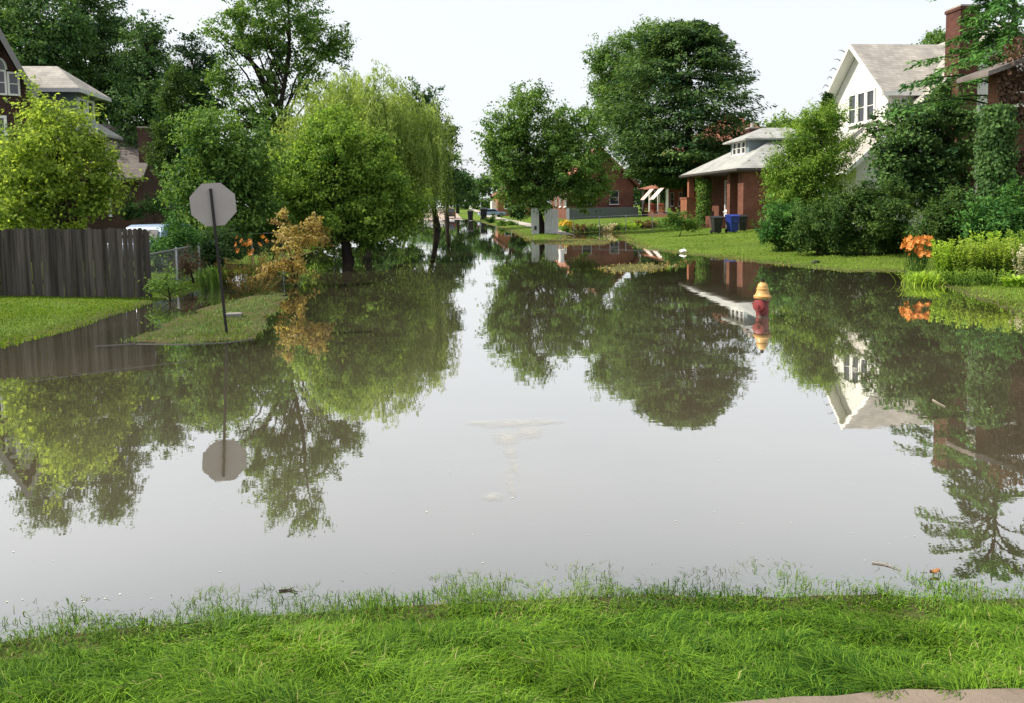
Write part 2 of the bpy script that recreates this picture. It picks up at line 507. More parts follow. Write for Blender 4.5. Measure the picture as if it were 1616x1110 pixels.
sme = quats('scum', np.stack([SX, SY, np.full_like(SX, .004)], -1).reshape(-1, 3), q[cq], M['scum'])
aa = sme.attributes.new('cover', 'FLOAT', 'POINT'); aa.data.foreach_set('value', cov.ravel().astype(np.float32))
tag(put('floating_scum', sme), 'pale scum film drifting on the flood water at mid crossing', 'scum', None, 'stuff')

# ---- grass
def grass(name, label, n, poly_fn, r0, r1, ang0, ang1, hgt, wid, mats, lean=.8, flow=1.6, cat='grass', seg=2, pw=2.0):
    """blades scattered over land: denser close by, so that far lawns stay light"""
    u = rng.random(n)
    if pw == 2.0: r = r0 * (r1 / r0) ** u
    else: r = (r0 ** (2 - pw) + u * (r1 ** (2 - pw) - r0 ** (2 - pw))) ** (1 / (2 - pw))
    a = np.radians(rng.uniform(ang0, ang1, n))
    X, Y = r * np.sin(a), r * np.cos(a)
    k = poly_fn(X, Y)
    X, Y, r = X[k], Y[k], r[k]
    n = len(X)
    Z = height(X, Y)
    ph = 2.2 * vn(X, Y, flow, 21) * 3 + rng.normal(0, .9, n)
    tuft = .5 + .5 * vn(X, Y, 5.5 if r0 < 6 else 1.1, 31)
    dry = vn(X, Y, 1.9 if r0 < 6 else .5, 41)
    h = hgt * (.55 + .7 * tuft) * rng.uniform(.6, 1.3, n)
    if r0 < 3: h *= np.clip(.62 + Z * 3.2, .35, 1.0) * (.75 + .5 * (vn(X, Y, 9, 23) > .1))
    ln = np.clip(lean + .45 * vn(X, Y, 2.7, 51) + rng.normal(0, .28, n), .05, 1.5)
    sc = np.sqrt(np.maximum(r / (r0 * 1.2), 1)) if pw == 2.0 else 1
    w = wid * rng.uniform(.6, 1.3, n) * sc
    dx, dy = np.cos(ph), np.sin(ph)
    base = np.stack([X, Y, Z - .008], -1)
    D = np.stack([dx, dy, 0 * dx], -1)
    sd = np.stack([-dy, dx, 0 * dx], -1)
    tw = rng.normal(0, .5, n)[:, None]
    sd = sd * np.cos(tw) + D * np.sin(tw)
    up = np.array([0, 0, 1.0])
    H = h[:, None]; L = ln[:, None]; Wd = w[:, None]
    p1 = base + up * H * .62 + D * H * L * .35
    p2 = base + up * H * (1.02 - .42 * L) + D * H * L * 1.05
    V = np.stack([base - sd * Wd, base + sd * Wd, p1 + sd * Wd * .8, p1 - sd * Wd * .8, p2], 1)
    i0 = np.arange(n) * 5
    q = np.stack([i0, i0 + 1, i0 + 2, i0 + 3], -1)
    tr = np.stack([i0 + 3, i0 + 2, i0 + 4, i0 + 4], -1)[:, :3]
    me = bpy.data.meshes.new(name)
    V = V.reshape(-1, 3).astype(np.float32)
    me.vertices.add(len(V)); me.vertices.foreach_set('co', V.ravel())
    lo = np.concatenate([q.ravel(), tr.ravel()]).astype(np.int32)
    me.loops.add(len(lo)); me.loops.foreach_set('vertex_index', lo)
    me.polygons.add(2 * n)
    st = np.concatenate([np.arange(n) * 4, 4 * n + np.arange(n) * 3]).astype(np.int32)
    me.polygons.foreach_set('loop_start', st)
    tint = np.clip(.42 + .26 * dry + .25 * rng.normal(0, 1, n), 0, 1).astype(np.float32)
    a_ = me.attributes.new('tint', 'FLOAT', 'FACE'); a_.data.foreach_set('value', np.concatenate([tint, tint]))
    me.materials.append(mats)
    me.update(calc_edges=True)
    ob = put(name, me)
    return tag(ob, label, cat, None, 'stuff')
M['grass_near'] = leafmat('fresh_grass', (.014, .068, .007), (.205, .37, .026), .32, .5, (.36, .33, .13))
M['grass_far'] = leafmat('lawn_grass', (.075, .175, .016), (.25, .33, .05), .35, .5)
M['grass_dry'] = leafmat('straw_grass', (.20, .19, .05), (.46, .37, .13), .3, .6)
M['grass_isle'] = leafmat('flooded_grass', (.06, .14, .03), (.20, .27, .07), .3, .4)
(ex0, ey0), (ex1, ey1) = PAVE_LINE
def pave(X, Y): return Y > ey0 + (X - ex0) * (ey1 - ey0) / (ex1 - ex0) + .03 * np.sin(X * 23) + .02 * np.sin(X * 61)
def f_near(X, Y):
    s = seg_sd(NEAR, X, Y) + .16 * vn(X, Y, 3.1, 61)
    return (s > .10 - .62 * rng.random(len(X)) ** 2.6 - .0) & pave(X, Y)
grass('foreground_grass', 'lush long green grass on the near bank running into the water', 320000, f_near, 2.25, 7.5, -50, 50, .074, .0021, M['grass_near'], 1.1)
def f_thin(X, Y):
    s = seg_sd(NEAR, X, Y)
    return (s > -.40) & (s < .15) & (vn(X, Y, 4.0, 71) + vn(X, Y, 11, 73) > -.35 - s * 1.1)
grass('drowned_grass', 'sparse drowned grass tips poking up along the water edge', 44000, f_thin, 3.2, 7.5, -50, 50, .075, .0023, M['grass_isle'], .8)
inl = lambda X, Y: seg_sd(LEFT, X, Y) > -.12 + .2 * rng.random(len(X))
grass('side_lawn', 'mown green lawn in front of the wooden fence', 110000, lambda X, Y: inl(X, Y) & (Y < 27), 10, 30, -46, -12, .055, .007, M['grass_far'], .6, .7)
grass('verge_grass', 'patchy wet grass on the islet round the sign post', 36000, lambda X, Y: (seg_sd(ISLE, X, Y) + .35 * vn(X, Y, 3, 81) > -.15 + .5 * rng.random(len(X))) & (vn(X, Y, 5, 83) > -.45), 10.5, 24, -30, -6, .07, .006, M['grass_isle'], .7, 1.2)
inr = lambda X, Y: seg_sd(RIGHT, X, Y) > -.3 + .6 * rng.random(len(X))
grass('garden_lawn', 'bright green lawn sloping to the water on the far bank', 120000, lambda X, Y: inr(X, Y) & ~((X > 7.7) & (X < 9.5) & (Y > 52)), 13, 120, 3, 50, .065, .010, M['grass_far'], .6, .5)
grass('waterside_straw', 'yellowed straw and dry grass stranded along the far waterline', 16000,
      lambda X, Y: ((np.abs(seg_sd(RIGHT, X, Y) - .25) < .55) & (vn(X, Y, .7, 91) > -.05) & (Y > 24)) | (seg_sd(DRY, X, Y) > -.3) | (seg_sd(TUFT, X, Y) > -.3) , 17, 70, 4, 30, .10, .012, M['grass_dry'], 1.0, .6)
# ================================================================== BUILDINGS
def window(parent, c, n, w, h, cols=1, rows=2, mat='white', fw=.07, name='window', mun=.035, label=None, glass='glass', sill=True):
    c, n = Vector(c), Vector(n).normalized()
    u = Vector((0, 0, 1)).cross(n); z = Vector((0, 0, 1))
    f = MB()
    for s in (-1, 1):
        f.obox(c + u * s * (w / 2 + fw / 2) + n * .03, u, z, n, fw / 2, h / 2, .05)
        f.obox(c + z * s * (h / 2 + fw / 2) + n * .03, u, z, n, w / 2 + fw, fw / 2, .052)
    for i in range(1, cols):
        f.obox(c + u * (-w / 2 + w * i / cols) + n * .02, u, z, n, mun / 2, h / 2, .03)
    for j in range(1, rows):
        f.obox(c + z * (-h / 2 + h * j / rows) + n * .022, u, z, n, w / 2, mun / 2, .032)
    if sill: f.obox(c - z * (h / 2 + fw + .03) + n * .07, u, z, n, w / 2 + fw + .05, .03, .10)
    fo = f.build(name, M[mat], parent)
    if label: fo['label'] = label
    MB().obox(c + n * .008, u, z, n, w / 2, h / 2, .006).build('pane', M[glass], fo)
    return fo
def hip(mb, x0, x1, y0, y1, z0, z1, th=.14):
    """hipped roof over an eave rectangle"""
    lx, ly = x1 - x0, y1 - y0
    if lx >= ly:
        r = ly / 2; A = (x0 + r, y0 + r, z1); B = (max(x1 - r, x0 + r + .01), y0 + r, z1)
    else:
        r = lx / 2; A = (x0 + r, y0 + r, z1); B = (x0 + r, max(y1 - r, y0 + r + .01), z1)
    e = [(x0, y0, z0), (x1, y0, z0), (x1, y1, z0), (x0, y1, z0)]
    lo = [(a, b, c - th) for a, b, c in e]
    v = e + [A, B] + lo
    if lx >= ly: fs = [(0, 1, 5, 4), (1, 2, 5), (2, 3, 4, 5), (3, 0, 4)]
    else: fs = [(0, 1, 4), (1, 2, 5, 4), (2, 3, 5), (3, 0, 4, 5)]
    fs += [(6, 7, 1, 0), (7, 8, 2, 1), (8, 9, 3, 2), (9, 6, 0, 3), (9, 8, 7, 6)]
    return mb.add(v, fs)
def chimney(parent, x0, x1, y0, y1, z0, z1, mat, pot=True):
    ch = MB().box(x0, x1, y0, y1, z0, z1).box(x0 - .05, x1 + .05, y0 - .05, y1 + .05, z1, z1 + .14).build('chimney', M[mat], parent)
    cp = MB().box(x0 - .02, x1 + .02, y0 - .02, y1 + .02, z1 + .142, z1 + .22)
    if pot: cp.lathe(((x0 + x1) / 2, (y0 + y1) / 2, z1 + .22), [(.14, 0), (.12, .3), (.14, .32), (.14, .36)], 12)
    cp.build('chimney_cap', M['concrete'], ch)
    return ch

# ---- white house: main roof parallel to the street, big gable towards it
def white_house():
    g = hz(20, 36)
    th = thing('white_house', (26, 38, g - .05), 'white house with a steep gable of three windows and a tall brick chimney', 'house')
    xe, xr, xb, ze, zr, y0, y1 = 19.2, 27.3, 35.4, 3.4, 10.42, 34.7, 44.5
    sl = (zr - ze) / (xr - xe)
    w = MB()
    w.slab([(20.0, y0 + .5, g - .1), (34.6, y0 + .5, g - .1), (34.6, y0 + .5, ze + .45), (xr, y0 + .5, zr - .25), (20.0, y0 + .5, ze + .45)], (0, .25, 0))
    w.slab([(22.3, y1 - .7, g - .1), (34.6, y1 - .7, g - .1), (34.6, y1 - .7, ze + .45), (xr, y1 - .7, zr - .25), (22.3, y1 - .7, ze + sl * 2.8)], (0, .25, 0))
    w.box(20.0, 20.25, y0 + .752, 38.2, g - .1, ze + .4).box(22.3, 22.5, 37.2, y1 - .702, g - .1, 6)
    w.build('wall', M['siding_white'], th)
    r = MB()
    for xa, s in ((xe, 1), (xb, -1)):
        if s > 0: r.slab([(xa, y0, ze), (xa, 38.6, ze), (22.6, 38.6, ze + sl * (22.6 - xa)), (22.6, y1, ze + sl * (22.6 - xa)), (xr, y1, zr), (xr, y0, zr)], (0, 0, .16))
        else: r.slab([(xa, y0, ze), (xa, y1, ze), (xr, y1, zr), (xr, y0, zr)], (0, 0, .16))
    r.build('roof', M['roof_tan'], th)
    tr = MB()
    for xa in (xe, xb):
        tr.slab([(xa, y0 - .06, ze - .1), (xr, y0 - .06, zr - .1), (xr, y0 - .06, zr + .17), (xa, y0 - .06, ze + .17)], (0, .058, 0))
    tr.build('rake_board', M['white'], th)
    MB().box(xe - .12, xe - .003, y0, 38.6, ze - .02, ze + .12).build('gutter', M['white'], th)
    # street gable
    X0, a0, a1, zev, zap, base = 22.0, 35.95, 41.3, 7.55, 10.05, 4.4
    ym = (a0 + a1) / 2
    d = MB()
    d.slab([(X0, a0, base), (X0, a1, base), (X0, a1, zev), (X0, ym, zap), (X0, a0, zev)], (.2, 0, 0))
    d.box(X0 + .203, 27.5, a0, a0 + .2, base, zev).box(X0 + .203, 27.5, a1 - .2, a1, base, zev)
    gb = d.build('gable', M['siding_white'], th)
    rr = MB(); so_ = MB(); fb = MB()
    k = (zap - zev) / (ym - a0); ov = .42; xo = X0 - .55
    for ya, s in ((a0, -1), (a1, 1)):
        ye = ya + s * ov; zz = zev - k * ov
        rr.slab([(xo, ye, zz + .10), (27.4, ye, zz + .10), (27.4, ym, zap + .10), (xo, ym, zap + .10)], (0, 0, .12))
        so_.slab([(xo + .02, ye + .0, zz + .04), (X0 - .004, ye, zz + .04), (X0 - .004, ym, zap + .04), (xo + .02, ym, zap + .04)], (0, 0, .055))
        fb.slab([(xo - .05, ye, zz + .0), (xo - .05, ym, zap + .0), (xo - .05, ym, zap + .235), (xo - .05, ye, zz + .235)], (.048, 0, 0))
        fb.box(xo, 27.3, ye - .04 if s < 0 else ye + .003, ye - .003 if s < 0 else ye + .04, zz + .02, zz + .2)
    rr.build('gable_roof', M['roof_tan'], gb); so_.build('soffit', M['white'], gb); fb.build('rake_board', M['white'], gb)
    zc = 6.95
    for i in (-1, 0, 1):
        window(th, (X0, ym - .35 - i * .86, zc), (-1, 0, 0), .60, 1.45, 1, 2, 'white', .10)
    window(th, (20.0, 36.8, 2.2), (-1, 0, 0), 1.1, 1.4, 2, 2)
    window(th, (26.6, y0 + .5, 5.2), (0, -1, 0), .9, 1.3, 1, 2)
    chimney(th, 24.35, 25.3, y0 - .55, y0 + .495, g, 10.95, 'brick_chimney', False)
    # bare vine stubs along the far rake of the gable
    v = MB()
    for i in range(7):
        f = (i + .5) / 7.5
        p = Vector((xo - .02, a1 + .42 + (ym - a1 - .42) * f, zev - k * .42 + (zap - zev + k * .42) * f + .25))
        v.tube([p, p + Vector((-.1, .16 + .1 * random.random(), .16)), p + Vector((-.15, .32 + .2 * random.random(), .20 * random.random()))], [.03, .022, .01], 5)
    v.build('vine_twigs', M['bark'], th)
white_house()

# ---- grey-roofed brick bungalow with deep porch
def bungalow():
    X0, X1, Y0, Y1 = 19.3, 29.2, 47.0, 57.2
    g = hz(21, 49)
    th = thing('brick_bungalow', (24, 51, g - .05), 'red brick bungalow under a pale grey hipped roof with a small dormer', 'house')
    zt = 4.1
    w = MB()
    w.box(20.6, X1, Y0, Y0 + .25, g - .1, zt).box(20.6, 20.85, Y0 + .252, Y1, g - .1, zt).box(X1 - .25, X1, Y0 + .252, Y1, g - .1, zt).box(20.852, X1 - .252, Y1 - .25, Y1, g - .1, zt)
    w.build('wall', M['brick_red'], th)
    pr = MB()
    pr.box(X0 - .1, 20.597, Y0, Y0 + .9, g - .1, zt)                        # closed near end of the porch
    pr.build('porch_wall', M['brick_red'], th)
    MB().box(X0 - .1, X0 + .15, Y0 + 3.6, Y1 - 2.6, g - .1, 1.15).build('porch_parapet', M['brick_red'], th)
    for ya, yb in ((Y0 + 2.2, Y0 + 2.75), (Y1 - 3.0, Y1 - 2.45)):
        MB().box(X0 - .12, X0 + .42, ya, yb, g - .1, zt).build('porch_pillar', M['brick_red'], th)
    pp = MB().box(X0 - .75, X0 + .2, Y1 - 1.0, Y1 + .5, g - .3, 2.45).box(X0 - .8, X0 + .25, Y1 - 1.05, Y1 + .55, 2.452, 2.55).box(X0 - .45, X0 - .05, Y1 - .6, Y1 - .2, 2.552, zt - .06)
    pp.build('porch_pillar', M['brick_orange'], th)['label'] = 'stout orange brick pier at the far end of the porch'
    MB().box(X0 + .152, 20.598, Y0 + .902, Y1, g, g + .38).build('porch_floor', M['concrete'], th)
    hip(MB(), X0 - .75, X1 + .7, Y0 - .65, Y1 + .65, zt + .16, 7.35).build('roof', M['roof_grey'], th)
    MB().box(X0 - .83, X0 - .755, Y0 - .7, Y1 + .7, zt + .0, zt + .15).box(X0 - .75, X1 + .7, Y0 - .73, Y0 - .655, zt + .002, zt + .15).build('gutter', M['dark_trim'], th)
    MB().box(X0 - .72, X1 + .65, Y0 - .62, Y1 + .6, zt - .05, zt - .002).build('soffit', M['dark_trim'], th)
    # dormer
    d = MB().box(20.75, 24.5, 49.9, 53.1, 4.4, 6.35).build('dormer', M['siding_grey'], th)
    hip(MB(), 20.3, 26.3, 49.45, 53.55, 6.37, 7.25, .1).build('dormer_roof', M['roof_grey'], d)
    for y in (50.7, 51.5, 52.3):
        window(th, (20.75, y, 5.85), (-1, 0, 0), .55, .75, 1, 2, 'white', .07)
    window(th, (20.6, 53.0, 2.6), (-1, 0, 0), 1.1, 2.0, 2, 3, 'white', .13, 'window')
    MB().box(20.5, 20.595, 52.3, 53.7, g + .38, 1.5).build('door_panel', M['white'], th)
    window(th, (20.6, 49.6, 2.4), (-1, 0, 0), .8, 1.8, 1, 2, 'trim', .1)
    window(th, (24.2, Y0, 2.5), (0, -1, 0), 1.0, 1.5, 1, 2)
    chimney(th, 22.6, 23.3, 54.3, 55.0, 5.6, 7.35, 'brick_dark')
bungalow()

# ---- tall red brick house with awnings behind the conifer
def awning_house():
    g = hz(22, 72)
    th = thing('awning_house', (0, 0, 0), 'tall orange brick house with striped awnings behind the dark conifer', 'house')
    MB().box(22.2, 33, 68, 80, g - .1, 7.7).build('wall', M['brick_orange'], th)
    hip(MB(), 21.5, 33.7, 67.3, 80.7, 7.85, 12.0).build('roof', M['roof_red'], th)
    MB().box(19.0, 22.19, 69.2, 79.5, g - .1, g + .6).build('porch_floor', M['brick_red'], th)
    MB().slab([(18.6, 68.9, 3.75), (18.6, 79.8, 3.75), (22.19, 79.8, 4.6), (22.19, 68.9, 4.6)], (0, 0, .16)).build('porch_roof', M['roof_red'], th)
    for y in (69.5, 72.7, 76.1, 79.2):
        MB().box(18.95, 19.2, y - .12, y + .12, g + .602, 3.72).build('porch_post', M['white'], th)
    rl = MB()
    for ya, yb in ((69.65, 72.55), (72.85, 75.95), (76.25, 79.05)):
        rl.box(19.03, 19.1, ya, yb, g + 1.45, g + 1.53).box(19.03, 19.1, ya, yb, g + .7, g + .76)
        for k in range(12): rl.box(19.045, 19.085, ya + .1 + k * (yb - ya - .2) / 11 - .02, ya + .1 + k * (yb - ya - .2) / 11 + .02, g + .762, g + 1.448)
    rl.build('railing', plain('red_paint', (.24, .045, .035), .5), th)
    t = NT('striped_awning'); o, uv, sp = wall_uv(t)
    st = t.math('GREATER_THAN', t.math('FRACT', t.math('DIVIDE', sp.outputs[1], .5)), .62)
    M['awning'] = t.done(t.pbr(t.mix(st, (.62, .58, .53), (.42, .12, .09)), .8))
    for y, z in ((70.0, 5.9), (73.2, 5.9), (70.2, 3.6)):
        MB().slab([(22.18, y - .9, z), (22.18, y + .9, z), (20.9, y + .9, z - 1.15), (20.9, y - .9, z - 1.15)], (0, 0, .05)).build('awning', M['awning'], th)
    for y in (69.9, 73.6):
        MB().slab([(18.58, y - .85, 3.7), (18.58, y + .85, 3.7), (17.5, y + .85, 2.55), (17.5, y - .85, 2.55)], (0, 0, .05)).build('awning', M['awning'], th)
    for y in (70.0, 73.2, 77):
        window(th, (22.2, y, 5.3), (-1, 0, 0), 1.1, 1.5, 1, 2)
    for y in (71.2, 74.4, 77.6):
        window(th, (22.2, y, 2.6), (-1, 0, 0), 1.2, 1.5, 1, 2)
    window(th, (24.5, 68, 5.6), (0, -1, 0), 1.1, 1.5, 1, 2)
    window(th, (24.5, 68, 2.7), (0, -1, 0), 1.1, 1.5, 1, 2)
    th.location = (5, 10, 0)
awning_house()
def far_brick():
    g = hz(18, 88)
    th = thing('far_brick_house', (22, 92, g - .05), 'low brick house with a reddish gable roof seen between the round tree and conifer', 'house')
    x0, x1, y0, y1 = 14.6, 22.6, 88, 100
    MB().box(x0, x1, y0, y1, g - .1, 4.4).slab([(x0, y0, 4.4), (x1, y0, 4.4), ((x0 + x1) / 2, y0, 8.4)], (0, .3, 0)).build('wall', M['brick_red'], th)
    r = MB(); xm = (x0 + x1) / 2
    for xa in (x0 - .6, x1 + .6):
        r.slab([(xa, y0 - .6, 4.1), (xa, y1 + .6, 4.1), (xm, y1 + .6, 8.6), (xm, y0 - .6, 8.6)], (0, 0, .2))
    r.build('roof', M['roof_red'], th)
    rk = MB()
    for xa in (x0 - .6, x1 + .6):
        rk.slab([(xa, y0 - .68, 4.05), (xm, y0 - .68, 8.55), (xm, y0 - .68, 8.85), (xa, y0 - .68, 4.35)], (0, .075, 0))
    rk.build('rake_board', M['brick_tan'], th)
    for x in (17, 20.3): window(th, (x, y0, 2.9), (0, -1, 0), 1.0, 1.5, 1, 2, 'trim', .05)
    for y in (88.5, 92, 95.5): window(th, (x0, y, 2.7), (-1, 0, 0), 1.0, 1.5, 1, 2)
    MB().box(x0, x1, y0 - 2.2, y0 - .003, g - .2, 1.75).build('porch_base', plain('slate_paint', (.10, .115, .13), .7), th)
far_brick()
def tiny_brick():
    Y = 135; x = XA(803, Y); g = hz(x, Y)
    th = thing('far_cottage', (x, Y, g - .05), 'small distant brick house at the bend left of the round tree', 'house')
    MB().box(x - 2, x + 4, Y, Y + 8, g - .1, 4.0).build('wall', M['brick_orange'], th)
    MB().slab([(x - 2.5, Y - .4, 3.9), (x - 2.5, Y + 8.4, 3.9), (x + 1, Y + 8.4, 6.6), (x + 1, Y - .4, 6.6)], (0, 0, .15)).slab([(x + 4.5, Y - .4, 3.9), (x + 4.5, Y + 8.4, 3.9), (x + 1.01, Y + 8.4, 6.6), (x + 1.01, Y - .4, 6.6)], (0, 0, .15)).slab([(x - 2, Y - .002, 4), (x + 4, Y - .002, 4), (x + 1, Y - .002, 6.5)], (0, .3, 0)).build('roof', M['roof_red'], th)
    window(th, (x - .2, Y, 2.4), (0, -1, 0), 1.1, 1.5); window(th, (x + 2.3, Y, 2.4), (0, -1, 0), 1.1, 1.5)
    MB().box(x - 2.9, x - 2.003, Y + 2, Y + 5.5, g - .1, g + 2.6).build('porch', M['white'], th)
tiny_brick()

# ---- vine-covered brick house at the right edge
def vine_house():
    Y = 22.0; x0 = XA(1571, Y); g = hz(x0, Y)
    th = thing('vine_covered_house', (x0 + 4, Y + 2, g - .05), 'orange brick house at the right edge smothered in withered vines', 'house')
    zt = ZA(1590, 112, Y)
    MB().box(x0, x0 + 5, Y, Y + .5, g - .2, zt).box(x0 + 5.003, x0 + 14, Y - .5, Y + 2.4, g - .2, zt + 1.2).build('wall', M['brick_tan'], th)
    e = XA(1536, Y)
    r = MB()
    r.slab([(e, Y - .45, ZA(1536, 124, Y)), (e, Y + .95, ZA(1536, 124, Y)), (x0 + 5, Y + .95, zt + 1.75), (x0 + 5, Y - .45, zt + 1.75)], (0, 0, .14))
    hip(r, x0 + 4.9, x0 + 14.5, Y - .9, Y + 2.8, zt + 1.36, zt + 3.2)
    r.build('roof', M['roof_brown'], th)
    window(th, (XA(1598, Y), Y, ZA(1598, 156, Y)), (0, -1, 0), .35, .3, 1, 1, 'white', .06)
vine_house()

# ---- left side: dark brick gable, hipped grey house, old grey roof
def gable_house():
    Y = 31.0
    xa = XA(17, Y); g = hz(xa, Y)
    th = thing('gabled_house', (xa, Y, g - .05), 'dark brick house with a steep gable and arched white window', 'house')
    za = ZA(17, 66, Y); xr = XA(72, Y); zr = ZA(72, 186, Y)
    s = (za - zr) / (xr - xa)
    xw = xa + 1.55; zw = za - s * 1.55
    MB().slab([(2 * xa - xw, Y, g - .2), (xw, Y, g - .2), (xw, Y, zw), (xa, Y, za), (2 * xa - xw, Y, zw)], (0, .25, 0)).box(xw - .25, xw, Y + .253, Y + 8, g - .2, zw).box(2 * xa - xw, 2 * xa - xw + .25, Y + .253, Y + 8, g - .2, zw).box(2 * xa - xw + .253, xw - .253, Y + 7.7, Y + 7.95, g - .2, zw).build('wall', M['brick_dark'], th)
    r = MB(); f = MB(); so2 = MB()
    for d in (-1, 1):
        xe = xa + d * 2.25; ze = za - s * 2.25 + .10
        r.slab([(xe, Y - .62, ze + .1), (xe, Y + 8.4, ze + .1), (xa, Y + 8.4, za + .2), (xa, Y - .62, za + .2)], (0, 0, .30))
        f.slab([(xe, Y - .70, ze - .05), (xa, Y - .70, za + .05), (xa, Y - .70, za + .52), (xe, Y - .70, ze + .42)], (0, .075, 0))
        so2.slab([(xe, Y - .62, ze), (xe, Y - .004, ze), (xa, Y - .004, za + .1), (xa, Y - .62, za + .1)], (0, 0, .09))
    r.build('roof', M['roof_dark'], th); f.build('rake_board', plain('weathered_grey_trim', (.17, .165, .16), .6), th); so2.build('soffit', M['roof_dark'], th)
    cx, cz = XA(14, Y), ZA(14, 132, Y)
    for i in (-1, 0, 1):
        window(th, (cx + i * .42, Y, cz + (.0 if i else .03)), (0, -1, 0), .26, .75 + (.0 if i else .06), 1, 2, 'white', .07, sill=False)
    ar = MB()
    arc = [(cx + .21 * math.cos(a), Y - .06, cz + .52 + .40 * math.sin(a)) for a in np.linspace(0, math.pi, 13)]
    ar.tube(arc, .045, 6).tube([(cx, Y - .06, cz + .5), (cx, Y - .06, cz + .9)], .02, 5)
    aw = ar.build('arched_window', M['white'], th)
    MB().slab([(a, Y - .02, c) for a, b, c in arc], (0, .015, 0)).build('pane', M['glass'], aw)
    window(th, (XA(2, Y), Y, ZA(2, 208, Y)), (0, -1, 0), .6, 1.0, 2, 2, 'white', .1)
    th.rotation_euler = (0, 0, R_(25))
gable_house()
def hip_house():
    g = hz(-18, 38)
    th = thing('hipped_house', (-20, 41, g - .05), 'grey-blue upper storey under a pale hipped roof behind the yellow-green tree', 'house')
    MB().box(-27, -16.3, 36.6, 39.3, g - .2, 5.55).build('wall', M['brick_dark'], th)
    hip(MB(), -27.6, -15.7, 35.9, 40.0, 5.75, 7.4).build('roof', M['roof_grey'], th)
    MB().box(-15.75, -15.65, 35.86, 40.0, 5.5, 5.62).box(-27.6, -15.753, 35.82, 35.897, 5.5, 5.62).build('gutter', M['dark_trim'], th)
    up = MB().box(-23, -16.8, 37.5, 39.6, 5.8, 7.62).build('upper_storey', M['siding_grey'], th)
    hip(MB(), -23.5, -16.3, 36.9, 40.2, 7.75, 9.0, .12).build('upper_roof', M['roof_tan'], up)
    MB().box(-23.56, -16.24, 36.84, 36.897, 7.55, 7.72).box(-16.297, -16.24, 36.898, 40.2, 7.55, 7.72).build('fascia', M['trim'], up)
    for y in (38.1, 39.0): window(th, (-16.8, y, 6.75), (1, 0, 0), .5, 1.15, 1, 2, 'white', .13)
    window(th, (-16.3, 38.0, 3.6), (1, 0, 0), .8, 1.5, 1, 2)
    window(th, (-17.2, 36.6, 3.2), (0, -1, 0), .5, 1.3, 1, 2, 'trim')
hip_house()
def old_house():
    g = hz(-22, 56)
    th = thing('old_house', (-25, 58, g - .05), 'old low house with a brownish grey roof and a brick chimney, deep in shade', 'house')
    x0, x1 = -32, -20.6
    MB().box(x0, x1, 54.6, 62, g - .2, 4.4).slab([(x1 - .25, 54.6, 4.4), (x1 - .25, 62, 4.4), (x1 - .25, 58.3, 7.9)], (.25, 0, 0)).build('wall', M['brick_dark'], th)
    r = MB()
    for ya in (53.8, 62.8): r.slab([(x0 - .5, ya, 4.2), (x1 + .6, ya, 4.2), (x1 + .6, 58.3, 8.25), (x0 - .5, 58.3, 8.25)], (0, 0, .15))
    r.build('roof', M['roof_brown'], th)
    chimney(th, XA(223, 55), XA(238, 55), 55, 55.8, 5, ZA(230, 205, 55), 'brick_dark', False)
    for x in (-30, -27, -23): window(th, (x, 54.6, 2.6), (0, -1, 0), 1.0, 1.5, 1, 2, 'trim')
old_house()
# ================================================================== VEGETATION
def unit(v): return v / (np.linalg.norm(v, axis=-1, keepdims=True) + 1e-9)
def leaf_mesh(name, pos, axis, nrm, L, wf, tint, mat, parent, fold=.0):
    n = len(pos)
    axis = unit(axis); side = unit(np.cross(nrm, axis)); nn = np.cross(axis, side)
    L = np.asarray(L)[:, None] if np.ndim(L) else np.full((n, 1), L)
    w = L * wf * .5
    mid = pos + axis * L * .45
    V = np.stack([pos, mid + side * w + nn * L * fold, pos + axis * L - nn * L * fold * .6, mid - side * w + nn * L * fold], 1).reshape(-1, 3)
    off = np.zeros(3); o = parent
    while o is not None:
        off += np.array(o.location); o = o.parent
    me = quats(name, V - off, np.arange(4 * n).reshape(n, 4), mat)
    a = me.attributes.new('tint', 'FLOAT', 'FACE'); a.data.foreach_set('value', np.clip(tint, 0, 1).astype(np.float32))
    return put(name, me, parent)

def rdir(n):
    return unit(rng.normal(0, 1, (n, 3)))

